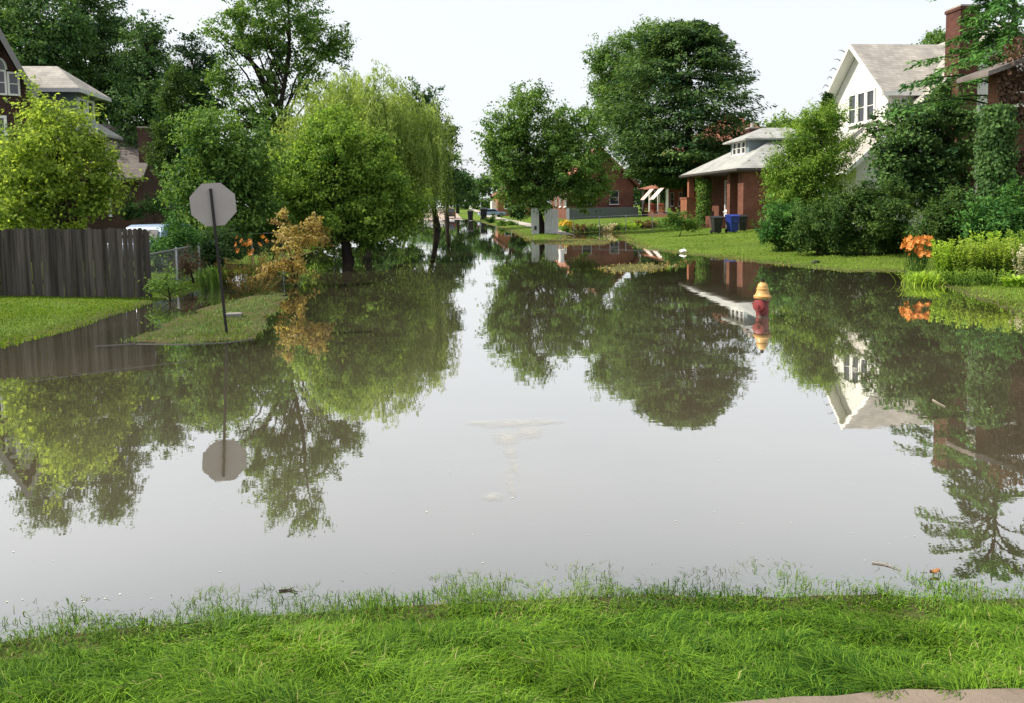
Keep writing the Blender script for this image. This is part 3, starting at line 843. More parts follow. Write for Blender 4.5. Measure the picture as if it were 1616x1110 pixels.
def crown(name, sph, mat, parent, L, cover=2.6, clump=.42, wf=.62, droop=.25, shell=.5, tvar=.16, upb=.45, gap=0.0):
    """leaves in clumps spread through a set of spheres (cx,cy,cz,r)"""
    sph = np.array(sph, float)
    tot = (4 * math.pi * sph[:, 3] ** 2).sum()
    L = L * 1.3
    n = int(cover * tot / (L * L * wf * .5))
    per = 60
    nc = max(6, int(n * .82) // per)
    w = sph[:, 3] ** 2; w /= w.sum()
    si = rng.choice(len(sph), nc, p=w)
    d = rdir(nc)
    rr = shell + (1.04 - shell) * rng.random(nc) ** .6
    C = sph[si, :3] + d * (sph[si, 3] * rr)[:, None]
    if gap > 0:
        k = vn(C[:, 0] + .3 * C[:, 1], C[:, 2], 2.2 / max(.5, sph[:, 3].mean()), 111) > -1 + gap
        C, d, si = C[k], d[k], si[k]; nc = len(C)
    cr = clump * (.6 + .8 * rng.random(nc))
    ct = rng.normal(0, tvar, nc)
    ci = np.repeat(np.arange(nc), per)
    m = len(ci)
    off = rng.normal(0, 1, (m, 3)) * np.array([1, 1, .62])
    off *= (cr[ci] * .55)[:, None]
    sh = rng.random(nc) < .4                       # leafy shoots that stick out of the crown
    sdir = unit(d * .7 + np.array([0, 0, .55 - droop]) + rng.normal(0, .35, (nc, 3)))
    k_ = sh[ci]
    off[k_] = off[k_] * .42 + sdir[ci][k_] * (rng.uniform(-.6, 1.9, (m, 1)) * cr[ci][:, None])[k_]
    pos = C[ci] + off
    out = unit(d[ci] * .5 + unit(off) * .55 + np.array([0, 0, upb]) + rng.normal(0, .55, (m, 3)))
    ax = unit(np.cross(out, rdir(m)) + np.array([0, 0, -droop]) + .35 * d[ci])
    tint = .42 + ct[ci] + rng.normal(0, .23, m)
    return leaf_mesh(name, pos, ax, out, L * rng.uniform(.65, 1.25, m), wf, tint, mat, parent, .08)

def limbs(name, base, tops, r0, mat, parent, fork=.35, first=None, lean=0.0):
    """tapered trunk with limbs to the given points, one mesh"""
    mb = MB(); base = Vector(base)
    tops = [Vector(t_) for t_ in tops]
    hi = max(tops, key=lambda v: v.z)
    H = hi.z - base.z
    path = []
    for i in range(7):
        f = i / 6
        p = base.lerp(hi, f); wob = H * .018 * math.sin(math.pi * f)
        p += Vector((random.uniform(-1, 1), random.uniform(-1, 1), 0)) * wob
        path.append(p)
    rad = [r0 * (1.35 if i == 0 else 1) * (1 - .88 * i / 6) for i in range(7)]
    mb.tube(path, rad, 9)
    for tp in tops:
        if tp is hi: continue
        f = min(.85, max(fork, (tp.z - base.z) / H - random.uniform(.22, .4)))
        k = min(5, int(f * 6)); a = path[k].lerp(path[k + 1], f * 6 - k)
        mid = a.lerp(tp, .5) + Vector((0, 0, (tp - a).length * .08)) + Vector((random.uniform(-1, 1), random.uniform(-1, 1), 0)) * .05 * (tp - a).length
        rr = rad[k] * .5
        mb.tube([a, mid, tp], [rr, rr * .65, rr * .2], 6)
    return mb.build(name, mat, parent, True)

def spheres(circ, Y, jit=.35):
    out = []
    for a, b, r in circ:
        c = P(a, b, Y); R = r * (Y / F) * 1.0
        yo = random.uniform(-jit, jit) * R
        c2 = P(a, b, Y + yo)
        out.append((c2.x, c2.y, c2.z, R))
    return out

def subspheres(sph, k=5, f=.55):
    """break each lobe into smaller ones so that the outline is uneven"""
    out = []
    for x, y, z, r in sph:
        out.append((x, y, z, r * .72))
        for _ in range(k):
            d = rdir(1)[0]; rr = r * f * random.uniform(.6, 1.05)
            q = r * random.uniform(.5, .78)
            out.append((x + d[0] * q, y + d[1] * q, z + d[2] * q, rr))
    return out

def tree(name, label, base_px, Y, circ, mat, L=.1, cover=2.4, clump=.45, r0=.2, bark='bark', group=None, cat='tree', base=None, sub=5, wf=.62, droop=.25, gap=0.0, shell=.45, tvar=.16, nl=10, upb=.45, sf=.55, base_z=None, fork=.35):
    x = XA(base_px, Y)
    b = Vector((x, Y, max(hz(x, Y), -.3) - .05)) if base is None else Vector(base)
    if base_z is not None: b.z = base_z
    th = thing(name, b, label, cat, group)
    sp = spheres(circ, Y)
    tops = [Vector(s[:3]) + Vector((0, 0, s[3] * .2)) for s in sp]
    fine = subspheres(sp, sub, sf) if sub else sp
    if len(fine) > 4:
        ex = random.sample(fine, min(nl, len(fine)))
        tops += [Vector(s[:3]) for s in ex]
    limbs('trunk', b, tops, r0, M[bark], th, fork)
    crown('crown', fine, M[mat], th, L, cover / (1 + .25 * sub), clump, wf, droop, shell, tvar, upb, gap)
    return th

M['leaf_mid'] = leafmat('mid_green_leaf', (0.035, 0.106, 0.026), (.25, .40, .085), .42)
M['leaf_bright'] = leafmat('bright_green_leaf', (.045, .125, .018), (.38, .56, .10), .5)
M['leaf_lime'] = leafmat('lime_leaf', (.075, .150, .022), (.52, .66, .13), .55)
M['leaf_dark'] = leafmat('dark_green_leaf', (0.019, 0.064, 0.026), (.165, .29, .080), .36)
M['leaf_deep'] = leafmat('deep_green_leaf', (0.013, 0.042, 0.019), (.11, .21, .06), .3)
M['willow'] = leafmat('willow_leaf', (.09, .16, .035), (.46, .58, .17), .48)
M['leaf_olive'] = leafmat('olive_leaf', (.030, .050, .018), (.13, .16, .06), .25)
M['needle_dark'] = leafmat('dark_needles', (0.016, 0.054, 0.022), (.16, .27, .075), .32, .6)
M['needle_olive'] = leafmat('olive_needles', (0.019, 0.061, 0.016), (.13, .215, .045), .28, .6)
M['needle_green'] = leafmat('green_needles', (0.026, 0.104, 0.026), (.14, .30, .06), .25, .6)
M['autumn'] = leafmat('amber_leaf', (.20, .13, .045), (.66, .56, .22), .45)
M['rust'] = leafmat('rusty_weed', (.12, .06, .03), (.26, .19, .06), .3)
M['brown_dead'] = leafmat('withered_leaf', (.045, .026, .018), (.19, .12, .08), .2, .8)
M['fern'] = leafmat('fern_green', (.06, .14, .03), (.26, .42, .09), .4)
M['hosta'] = leafmat('pale_lime_leaf', (.15, .30, .03), (.50, .68, .09), .45)
M['orange_petal'] = leafmat('orange_petal', (.50, .15, .03), (.82, .38, .11), .3)
M['yellow_petal'] = leafmat('yellow_petal', (.60, .42, .05), (.80, .62, .12), .3)
M['cream_petal'] = leafmat('cream_petal', (.55, .50, .36), (.75, .70, .55), .3)

# ---- left bank, from the fence back
tree('leafy_tree', 'yellow-green leafy tree rising just behind the weathered wooden fence', 95, 21.2,
     [(95, 235, 78), (40, 270, 62), (148, 285, 44), (75, 195, 36), (20, 320, 45), (160, 328, 30), (95, 320, 60), (60, 345, 40), (62, 172, 20), (112, 178, 18), (28, 212, 20), (178, 258, 18), (140, 225, 24)], 'leaf_lime', .085, 2.0, .30, .09, gap=.5, sf=.48, cat='tree', nl=16)
tree('broadleaf_tree', 'mid green bushy tree standing behind the octagonal sign', 345, 27.5,
     [(345, 220, 55), (310, 270, 55), (375, 260, 58), (345, 315, 75), (290, 310, 38), (400, 320, 42), (350, 365, 45)], 'leaf_mid', .11, 2.2, .36, .13, nl=14, gap=.25)
tree('maple_tree', 'bright green low maple standing in the flood in front of the willow', 549, 30.5,
     [(535, 240, 62), (480, 285, 55), (590, 285, 60), (540, 310, 85), (465, 330, 38), (625, 325, 42), (560, 350, 55), (500, 350, 45), (520, 195, 25), (600, 232, 22), (585, 372, 34), (625, 360, 30), (515, 372, 24)], 'leaf_bright', .10, 2.6, .36, .21, bark='bark_dark', nl=16, gap=.25, base=(XA(549, 30.5), 30.5, -.36))
tree('broadleaf_tree', 'tall airy tree whose open crown leaves the top of the picture above the willow', 425, 45,
     [(400, 10, 62), (460, 35, 60), (365, 60, 42), (505, 72, 42), (420, 90, 52), (360, 130, 34), (470, 125, 45), (400, 165, 45), (440, 200, 42), (365, 190, 32), (330, 45, 14), (535, 62, 16), (440, -40, 55), (390, 240, 40)], 'leaf_mid', .13, 1.5, .42, .24, bark='bark_dark', gap=.55, nl=18, sf=.5)
# willow: a dome hung with long strands
def willow():
    Y = 39.5
    x = XA(570, Y); b = Vector((x, Y, hz(x, Y) - .3))
    th = thing('willow_tree', b, 'weeping willow hung with long yellow-green strands beside the street', 'tree')
    dome = spheres([(560, 205, 78), (490, 235, 58), (635, 215, 62), (600, 165, 50), (525, 170, 40), (665, 270, 34), (460, 270, 32), (585, 250, 95), (660, 225, 38)], Y)
    sp = np.array(dome)
    w = sp[:, 3] ** 2; w /= w.sum()
    ng = 230
    gi = rng.choice(len(sp), ng, p=w)
    gd = rdir(ng); gd[:, 2] = np.abs(gd[:, 2]) * .95 + .04; gd = unit(gd)
    gs = sp[gi, :3] + gd * (sp[gi, 3] * (.62 + .5 * rng.random(ng)))[:, None]
    gl_ = rng.uniform(.9, 3.9, ng); gt = rng.normal(0, .2, ng)
    ns = 2300
    si = rng.integers(0, ng, ns)
    d = unit(gd[si] + rng.normal(0, .2, (ns, 3)))
    st = gs[si] + rng.normal(0, .24, (ns, 3))
    ln = gl_[si] * rng.uniform(.7, 1.2, ns)
    per = 42
    tpar = np.tile(np.linspace(0, 1, per), (ns, 1)) + rng.normal(0, .01, (ns, per))
    h = unit(d * np.array([1, 1, 0]) + rng.normal(0, .3, (ns, 3)) * np.array([1, 1, 0]))
    s_ = tpar[..., None]
    L_ = ln[:, None, None]
    pos = st[:, None, :] + h[:, None, :] * (np.minimum(s_ * 1.0, .35) * .9 + .1 * s_) + np.array([0, 0, -1.0]) * L_ * s_ ** 1.35 + np.array([0, 0, .42]) * np.sin(np.minimum(s_ * 6, math.pi))
    pos = pos + rng.normal(0, .045, pos.shape)
    ct = np.repeat(gt[si] + rng.normal(0, .10, ns), per)
    pos = pos.reshape(-1, 3); k = pos[:, 2] > .25 + .5 * rng.random(len(pos))
    m = len(pos)
    ax = unit(np.array([0, 0, -1.0]) + rng.normal(0, .45, (m, 3)))
    nr = rdir(m)
    leaf_mesh('crown', pos[k], ax[k], nr[k], rng.uniform(.12, .24, m)[k], .24, (.5 + ct + rng.normal(0, .13, m))[k], M['willow'], th)
    limbs('trunk', b, [Vector(s[:3]) + Vector((0, 0, s[3] * .4)) for s in dome], .30, M['bark_dark'], th, .3)
Z330 = 1.0
willow()
DARKG = 'dark trees rising behind the left-hand houses'
tree('broadleaf_tree', 'broad dark tree at the far left, its lighter top above the gabled house', 60, 60, [(20, 30, 65), (80, 20, 60), (60, 100, 65), (10, 110, 50), (110, 90, 45), (40, -50, 60), (70, 165, 60)], 'leaf_dark', .19, 2.0, .7, .35, 'bark_dark', DARKG)
tree('broadleaf_tree', 'deep green tree between the gabled house top and the pointed tree', 160, 64, [(150, 20, 55), (170, 75, 55), (140, 130, 60), (185, 150, 50), (130, -40, 50), (165, 190, 45)], 'leaf_dark', .19, 2.0, .7, .35, 'bark_dark', DARKG)
tree('broadleaf_tree', 'pointed dark tree whose tip stands clear against the white sky', 232, 58, [(232, 40, 24), (228, 75, 34), (240, 115, 42), (225, 160, 46), (250, 180, 36), (215, 205, 40)], 'leaf_dark', .17, 2.2, .6, .3, 'bark_dark', DARKG)
tree('broadleaf_tree', 'small dark tree top between the pointed tree and the airy tall tree', 305, 62, [(298, 72, 20), (312, 95, 26), (300, 130, 34), (325, 150, 30), (310, 190, 40)], 'leaf_deep', .18, 2.2, .6, .25, 'bark_dark', DARKG)
tree('conifer', 'tall narrow olive arborvitae with bronzed needles beside the grey roof', 283, 44, [(288, 125, 20), (284, 160, 28), (280, 200, 34), (276, 240, 36), (282, 275, 38), (310, 200, 22), (300, 240, 28)], 'needle_olive', .13, 2.8, .35, .15, 'bark_dark', wf=.4, droop=-.3, base_z=.2)
# ---- down the street
STREET = 'street trees down the left side of the road'
tree('broadleaf_tree', 'dark street tree showing round the right shoulder of the willow', 690, 70, [(665, 190, 40), (690, 220, 36), (680, 270, 42), (705, 300, 25), (655, 160, 24), (650, 250, 40), (712, 205, 12)], 'leaf_dark', .19, 2.2, .6, .3, 'bark_dark', STREET)
tree('broadleaf_tree', 'dark round street tree near the dry end of the road', 705, 105, [(715, 262, 26), (735, 282, 22), (700, 285, 30), (690, 255, 24), (722, 300, 20)], 'leaf_dark', .28, 2.2, .8, .3, 'bark_dark', STREET)
tree('broadleaf_tree', 'farthest dark street tree at the end of the left row', 722, 165, [(735, 298, 18), (715, 300, 20), (748, 305, 13), (728, 285, 14)], 'leaf_deep', .42, 2.2, 1.1, .35, 'bark_dark', STREET)
RROW = 'street trees down the right side of the road'
tree('broadleaf_tree', 'small dark tree at the right end of the road, left of the round tree', 772, 150, [(770, 288, 18), (782, 300, 16), (760, 300, 14), (790, 280, 14)], 'leaf_dark', .38, 2.2, 1.0, .3, 'bark_dark', RROW)
tree('broadleaf_tree', 'far dark tree half hidden by the round tree over the small brick house', 815, 120, [(800, 265, 22), (825, 275, 26), (790, 255, 14), (840, 260, 25)], 'leaf_dark', .3, 2.2, .9, .3, 'bark_dark', RROW)
tree('broadleaf_tree', 'distant tree closing the view behind the parked cars', 700, 240, [(690, 305, 18), (712, 304, 16), (670, 300, 16), (650, 300, 18)], 'leaf_mid', .6, 2.4, 1.4, .4, 'bark_dark', RROW)
tree('round_tree', 'round crowned green tree standing in the water between two grey fence panels', 858, 54,
     [(835, 165, 34), (800, 205, 40), (870, 200, 50), (915, 195, 34), (820, 250, 52), (890, 250, 62), (935, 240, 36), (795, 265, 34), (850, 290, 50), (915, 300, 42), (950, 290, 26), (780, 225, 18), (815, 160, 18), (800, 305, 22)], 'leaf_mid', .15, 2.3, .55, .26, 'bark_dark', nl=18, gap=.38, sf=.5, base=(XA(858, 54), 54, -.36))
# big trees behind the right-hand houses
tree('broadleaf_tree', 'tall grey-green tree to the left behind the big dark conifer', 985, 106, [(975, 100, 45), (960, 140, 34), (1010, 75, 40), (1040, 60, 35), (990, 160, 50), (960, 190, 30), (945, 95, 18), (1000, 220, 40)], 'leaf_mid', .25, 2.2, .9, .4, 'bark_dark', gap=.3)
def conifer(name, label, base_px, Y, prof, nb, mat, L, r0, group=None, base_z=None, droop=.35, dens=60, cone=True, cat='tree'):
    """whorled branches carrying flat sprays; prof = [(py, half width px)] from top to bottom"""
    x = XA(base_px, Y)
    b = Vector((x, Y, hz(x, Y) - .05 if base_z is None else base_z))
    th = thing(name, b, label, cat, group)
    pz = np.array([ZA(base_px, p, Y) for p, _, _ in prof]); wl = np.array([w for _, w, _ in prof]) * Y / F; wr = np.array([w for _, _, w in prof]) * Y / F
    top = pz[0]
    u = rng.random(nb)
    z = np.interp(u, np.linspace(0, 1, 50), np.interp(np.cumsum(np.full(50, 1 / 50)), np.linspace(0, 1, len(pz)), pz[::-1]))
    az = rng.uniform(0, 2 * math.pi, nb)
    rl = np.interp(z, pz[::-1], wl[::-1]); rr = np.interp(z, pz[::-1], wr[::-1])
    ca = np.cos(az)
    rad = np.where(ca < 0, rl, rr) * np.abs(ca) + .5 * (rl + rr) * (1 - np.abs(ca))
    rad *= rng.uniform(.72, 1.1, nb)
    s = rng.random((nb, dens)) ** .6
    s = .12 + .9 * s
    D = np.stack([np.cos(az), np.sin(az), 0 * az], -1)
    S = np.stack([-np.sin(az), np.cos(az), 0 * az], -1)
    R3 = rad[:, None, None]; s3 = s[..., None]
    wid = .16 * rad[:, None] + .25
    lat = rng.normal(0, .5, (nb, dens)) * wid * (1.15 - .6 * s)
    vert = rng.normal(0, .10, (nb, dens)) * (.4 + .15 * rad[:, None])
    c = np.stack([np.full(nb, b.x), np.full(nb, b.y), z], -1)
    dr = (-droop * R3 * s3 ** 1.6 + .14 * R3 * s3 ** 4)
    pos = c[:, None, :] + D[:, None, :] * R3 * s3 + S[:, None, :] * lat[..., None] + np.array([0, 0, 1.]) * (dr + vert[..., None] - .3 * np.abs(lat)[..., None])
    m = nb * dens
    ax = unit(np.repeat(D, dens, 0) * .8 + np.sign(lat).reshape(-1, 1) * np.repeat(S, dens, 0) * .5 + np.array([0, 0, -.3]) + rng.normal(0, .35, (m, 3)))
    nr = unit(np.array([0, 0, 1.0]) + .3 * np.repeat(D, dens, 0) + rng.normal(0, .45, (m, 3)))
    ti = .42 + np.repeat(rng.normal(0, .19, nb), dens) + rng.normal(0, .20, m)
    leaf_mesh('crown', pos.reshape(-1, 3), ax, nr, L * rng.uniform(.6, 1.3, m), .42, ti, M[mat], th)
    mb = MB()
    mb.tube([b, (b.x + .1, b.y, (b.z + top) / 2), (b.x, b.y, top - .2)], [r0 * 1.2, r0 * .65, .03], 9)
    for i in rng.choice(nb, min(60, nb), replace=False):
        a = Vector(c[i]); e = a + Vector(D[i]) * rad[i] * .75 + Vector((0, 0, -droop * rad[i] * .6))
        mb.tube([a, a.lerp(e, .5) + Vector((0, 0, .05)), e], [r0 * .2, r0 * .12, .01], 5)
    mb.build('trunk', M['bark_dark'], th, True)
    return th
conifer('conifer', 'huge dark conifer with shelving branches towering over the brick houses', 1085, 64,
        [(36, 40, 14), (48, 80, 46), (75, 104, 76), (110, 122, 100), (150, 130, 118), (190, 135, 126), (225, 128, 116), (258, 105, 80), (276, 70, 40), (292, 26, 16)], 820, 'needle_dark', .34, .45, dens=130, droop=.22)
conifer('conifer', 'slim dark spruce tip standing up behind the feathery locust', 1303, 38, [(146, 1, 1), (165, 8, 8), (190, 14, 14), (225, 20, 20), (260, 26, 26)], 150, 'needle_dark', .16, .09, dens=45, base_z=.6)
tree('broadleaf_tree', 'distant green tree peeping over the white house roof by the chimney', 1470, 62, [(1478, 62, 20), (1455, 75, 16), (1490, 75, 20), (1470, 100, 35)], 'leaf_mid', .18, 2.2, .5, .25, base_z=.5)
tree('broadleaf_tree', 'light green tree behind the grey bungalow roof', 1240, 72, [(1235, 200, 18), (1260, 195, 24), (1215, 205, 12), (1250, 225, 30)], 'leaf_bright', .2, 2.2, .6, .2, base_z=.7)
tree('broadleaf_tree', 'far low tree filling the end of the road on the left', 660, 215, [(655, 312, 14), (675, 308, 14), (690, 312, 12), (640, 315, 14), (665, 322, 9), (685, 322, 8), (645, 324, 9)], 'leaf_dark', .5, 2.4, 1.2, .4, 'bark_dark', RROW)
tree('broadleaf_tree', 'far low tree filling the end of the road on the right', 735, 205, [(722, 312, 14), (740, 310, 14), (758, 314, 12), (708, 316, 10), (730, 323, 8), (750, 323, 9), (768, 322, 9), (714, 324, 6)], 'leaf_mid', .5, 2.4, 1.2, .4, 'bark_dark', RROW)
# ---- right-hand gardens
tree('locust_tree', 'feathery light green locust tree between bungalow and white house', 1290, 32.5,
     [(1285, 200, 32), (1310, 185, 26), (1255, 225, 32), (1300, 235, 38), (1270, 265, 46), (1320, 262, 34), (1245, 285, 38), (1290, 305, 44), (1235, 318, 30), (1335, 225, 18), (1225, 260, 16)], 'leaf_bright', .085, 2.0, .33, .1, gap=.35, nl=14, wf=.45)
tree('evergreen_tree', 'broad glossy dark evergreen in front of the white house', 1455, 27.5,
     [(1440, 200, 42), (1480, 180, 42), (1410, 235, 36), (1460, 245, 55), (1500, 230, 50), (1430, 285, 48), (1490, 290, 55), (1390, 260, 18), (1400, 300, 34), (1525, 190, 30), (1385, 205, 16), (1420, 170, 18), (1500, 150, 24)], 'leaf_dark', .13, 2.2, .36, .13, 'bark_dark', wf=.5, nl=14, tvar=.22)
def sprays(name, label, base, tips, mat, L, parent_cat, r0=.05, group=None, per=160, wid=.16, dead=0):
    """arching branches that carry feathered sprays"""
    th = thing(name, base, label, parent_cat, group)
    mb = MB(); PS = []; AX = []; TI = []
    for (a, e, lift) in tips:
        a, e = Vector(a), Vector(e)
        pts = []
        for i in range(7):
            f = i / 6
            pts.append(a.lerp(e, f) + Vector((0, 0, lift * math.sin(math.pi * f ** .8))))
        mb.tube(pts, [r0 * (1 - .85 * i / 6) for i in range(7)], 5)
        pa = np.array([tuple(p) for p in pts])
        f = np.sqrt(rng.uniform(.03, 1.04, per)) * 6
        k = np.clip(f.astype(int), 0, 5)
        p = pa[k] + (pa[k + 1] - pa[k]) * (f - k)[:, None]
        dv = unit(pa[k + 1] - pa[k])
        sdv = unit(np.cross(dv, np.array([0, 0, 1.])))
        sg = rng.normal(0, 1, per)
        p = p + sdv * (sg * wid * (1.1 - .11 * f))[:, None] + rng.normal(0, .05, (per, 3)) - np.array([0, 0, .35]) * (np.abs(sg) * wid)[:, None]
        PS.append(p); AX.append(unit(dv * .7 + sdv * np.sign(sg)[:, None] * .7 + rng.normal(0, .25, (per, 3)) - np.array([0, 0, .25])))
        TI.append(.5 + rng.normal(0, .15) + rng.normal(0, .14, per))
    p, ax, ti = np.concatenate(PS), np.concatenate(AX), np.concatenate(TI)
    nr = unit(np.array([0, 0, 1.]) + rng.normal(0, .45, p.shape))
    mb.build('branches', M['bark_dark'], th, True)
    leaf_mesh('foliage', p, ax, nr, L * rng.uniform(.6, 1.3, len(p)), .42, ti, M[mat], th)
    return th
# hemlock whose trunk stands at the right edge, arms reaching left across the chimney and roof
def hemlock():
    Y = 25.0
    x = XA(1600, Y); b = Vector((x, Y, hz(x, Y) - .05))
    tips = []
    for px0, py0, px1, py1, dY in [(1590, 120, 1440, 98, 0), (1590, 150, 1425, 135, -.5), (1590, 100, 1505, 78, .6), (1590, 70, 1502, 62, -.4), (1595, 50, 1520, 30, .3), (1595, 20, 1545, -8, 0), (1600, 0, 1550, 40, -.8), (1600, 60, 1540, 70, 1),
                                  (1595, 165, 1480, 160, .7), (1595, 185, 1400, 178, -.3), (1598, 30, 1640, 10, .5), (1600, 80, 1660, 60, 0), (1600, -10, 1570, -70, .2), (1600, -30, 1640, -90, 0), (1605, 10, 1590, 45, -1.5), (1600, 50, 1580, 85, -1.6), (1600, 90, 1560, 110, -1.4), (1595, 140, 1450, 130, .5), (1595, 110, 1470, 118, -.9), (1600, 130, 1670, 120, .6), (1600, 20, 1560, 20, 1.2), (1600, -50, 1600, -120, 0), (1590, 60, 1528, 50, -.6), (1600, 40, 1560, 62, -.3), (1600, 70, 1530, 90, -1.0), (1600, 25, 1535, 32, -1.2), (1600, 85, 1545, 95, -2.0), (1605, 55, 1590, 70, -2.2), (1600, 100, 1580, 118, -2.2), (1600, 0, 1575, 15, -1.9), (1600, -20, 1555, -25, .8), (1600, 120, 1530, 128, -1.2), (1600, 60, 1620, 80, -2.0), (1600, 20, 1615, 30, -2.0), (1600, -20, 1490, -45, 0), (1600, -50, 1505, -85, .6), (1600, -70, 1550, -125, -.5), (1600, -12, 1478, -12, -.6), (1600, -60, 1690, -100, 0), (1600, -30, 1700, -50, .5), (1600, -80, 1620, -140, .5), (1600, -40, 1530, -60, 1.2), (1600, -65, 1580, -100, -1.2), (1600, -30, 1540, -40, -1.3), (1600, -75, 1650, -120, -.8), (1598, 5, 1565, 5, -.5), (1598, 15, 1530, 12, .5)]:
        a = P(px0, py0, Y); e = P(px1, py1, Y + dY)
        tips.append((a, e, .12 * (e - a).length))
    th = sprays('hemlock_tree', 'feathery hemlock at the right edge reaching its branches across the brick chimney', b, tips, 'needle_green', .16, 'tree', .045, per=330, wid=.24)
    MB().tube([b, P(1598, 150, Y), P(1602, -60, Y), P(1602, -140, Y)], [.16, .11, .05, .02], 9).build('trunk', M['bark_dark'], th, True)
hemlock()
# juniper and other evergreen shrubs
def shrub(name, label, px, py_base, Y, circ, mat, L=.09, cover=2.6, clump=.25, group=None, wf=.35, droop=-.1, sub=4, upb=.7, gap=0., cat='shrub', tvar=.17, stem=.03, shell=.4):
    x = XA(px, Y); b = Vector((x, Y, hz(x, Y) - .03))
    th = thing(name, b, label, cat, group)
    sp = spheres(circ, Y, .5)
    limbs('stem', b, [Vector(s[:3]) for s in sp], stem, M['bark_dark'], th, .1)
    crown('foliage', subspheres(sp, sub, .5), M[mat], th, L, cover / (1 + .25 * sub), clump, wf, droop, shell, tvar, upb, gap)
    return th
VG = 'undergrowth along the left roadside'
tree('broadleaf_tree', 'dense dark tree filling the gap behind maple and sign, left of the willow', 460, 62, [(455, 220, 40), (480, 260, 45), (430, 265, 45), (460, 305, 50), (500, 320, 34), (420, 315, 34), (470, 345, 24)], 'leaf_dark', .18, 2.4, .6, .28, 'bark_dark', STREET)
tree('broadleaf_tree', 'dense dark tree standing directly behind the willow', 580, 66, [(560, 215, 44), (610, 225, 44), (580, 265, 55), (540, 300, 44), (625, 295, 42), (590, 325, 32), (640, 320, 24), (550, 335, 24)], 'leaf_dark', .19, 2.4, .6, .3, 'bark_dark', STREET)
tree('broadleaf_tree', 'dark tree behind the red porch railing', 1035, 108, [(1010, 270, 30), (1050, 265, 32), (1030, 300, 32), (1000, 310, 22), (1060, 310, 26), (1030, 325, 16)], 'leaf_dark', .28, 2.3, .9, .35, 'bark_dark')
tree('broadleaf_tree', 'dark low tree glimpsed under the round tree by the grey panels', 885, 112, [(880, 275, 34), (905, 290, 30), (860, 300, 28), (890, 318, 20), (850, 322, 14), (915, 320, 16)], 'leaf_dark', .28, 2.3, .9, .35, 'bark_dark', RROW)
shrub('roadside_shrub', 'leafy undergrowth at the water edge left of the maple trunk', 480, 398, 40, [(470, 365, 24), (495, 368, 22), (515, 372, 16), (455, 375, 18)], 'leaf_mid', .13, 2.4, .3, VG, wf=.55)
shrub('roadside_shrub', 'dark undergrowth behind the maple under the willow', 590, 372, 50, [(580, 352, 20), (605, 350, 20), (555, 356, 18), (620, 354, 12)], 'leaf_dark', .15, 2.4, .35, VG, wf=.55)
shrub('roadside_shrub', 'green shrub at the right foot of the willow by the water', 640, 362, 62, [(635, 342, 16), (650, 340, 14), (622, 346, 14)], 'leaf_mid', .17, 2.4, .4, VG, wf=.55)
shrub('spreading_juniper', 'low bright green juniper mound beside the brick bungalow corner', 1235, 385, 29, [(1235, 352, 30), (1210, 368, 20), (1255, 345, 32), (1265, 370, 22), (1225, 335, 20), (1230, 376, 18), (1205, 378, 12), (1250, 380, 14)], 'needle_green', .10, group='evergreen shrubs along the lawn')
shrub('spreading_juniper', 'middle olive juniper of the lawn row with a dry brownish foot', 1290, 397, 26.5, [(1290, 350, 36), (1275, 375, 26), (1310, 335, 32), (1330, 370, 28), (1300, 386, 18), (1270, 390, 14), (1325, 390, 16)], 'needle_olive', .10, group='evergreen shrubs along the lawn')
shrub('spreading_juniper', 'largest dark juniper of the lawn row, layered and shadowy', 1365, 398, 25.5, [(1355, 325, 40), (1385, 345, 48), (1345, 365, 34), (1400, 365, 34), (1365, 305, 30), (1420, 310, 28), (1390, 388, 18), (1350, 390, 16), (1415, 388, 16), (1310, 345, 22)], 'needle_olive', .10, group='evergreen shrubs along the lawn')
shrub('yew_shrub', 'dark mounded yew behind the orange lilies', 1490, 360, 21.5, [(1485, 345, 34), (1515, 335, 36), (1465, 362, 24), (1535, 355, 30), (1500, 375, 26), (1470, 382, 16)], 'needle_olive', .09, wf=.4)
shrub('yew_shrub', 'dark green yew hedge mound at the right edge behind the bright flower bed', 1580, 370, 20.5, [(1560, 345, 36), (1600, 345, 38), (1640, 340, 40), (1575, 375, 30), (1615, 380, 30), (1545, 372, 24), (1590, 320, 26)], 'needle_green', .09, wf=.4)
# ivy tower and vines on the right-most house are built with that house
# left bank shrubs
shrub('evergreen_shrub', 'dense dark green shrub at the end of the wooden fence', 278, 425, 23, [(275, 375, 28), (262, 392, 22), (292, 385, 24), (278, 405, 22)], 'needle_green', .07, wf=.45)
shrub('dead_shrub', 'withered brown shrub tangled in the wire fence', 300, 440, 22.2, [(285, 420, 20), (305, 422, 18), (298, 405, 14)], 'brown_dead', .06, .8, gap=.4, wf=.4)
shrub('weed_clump', 'pale yellow-green weed clump at the foot of the fence corner', 262, 460, 18.4, [(250, 450, 11), (280, 452, 11), (265, 445, 8), (300, 455, 8), (240, 458, 7)], 'fern', .06, 1.5, wf=.45)
shrub('dark_shrub', 'shadowy dark shrub behind the wire fence under the sign', 325, 420, 24.5, [(318, 392, 24), (345, 385, 24), (370, 390, 22), (335, 410, 20)], 'leaf_deep', .08)
shrub('dark_shrub', 'dark shrub under the maple beside the amber bush', 425, 400, 29, [(410, 365, 30), (440, 350, 34), (400, 388, 18), (440, 385, 24)], 'leaf_mid', .09)
shrub('hedge', 'low hedge in deep shade before the old grey-roofed house', 250, 335, 34, [(215, 330, 14), (240, 326, 14), (262, 328, 14), (200, 332, 12), (285, 330, 16)], 'leaf_dark', .1)
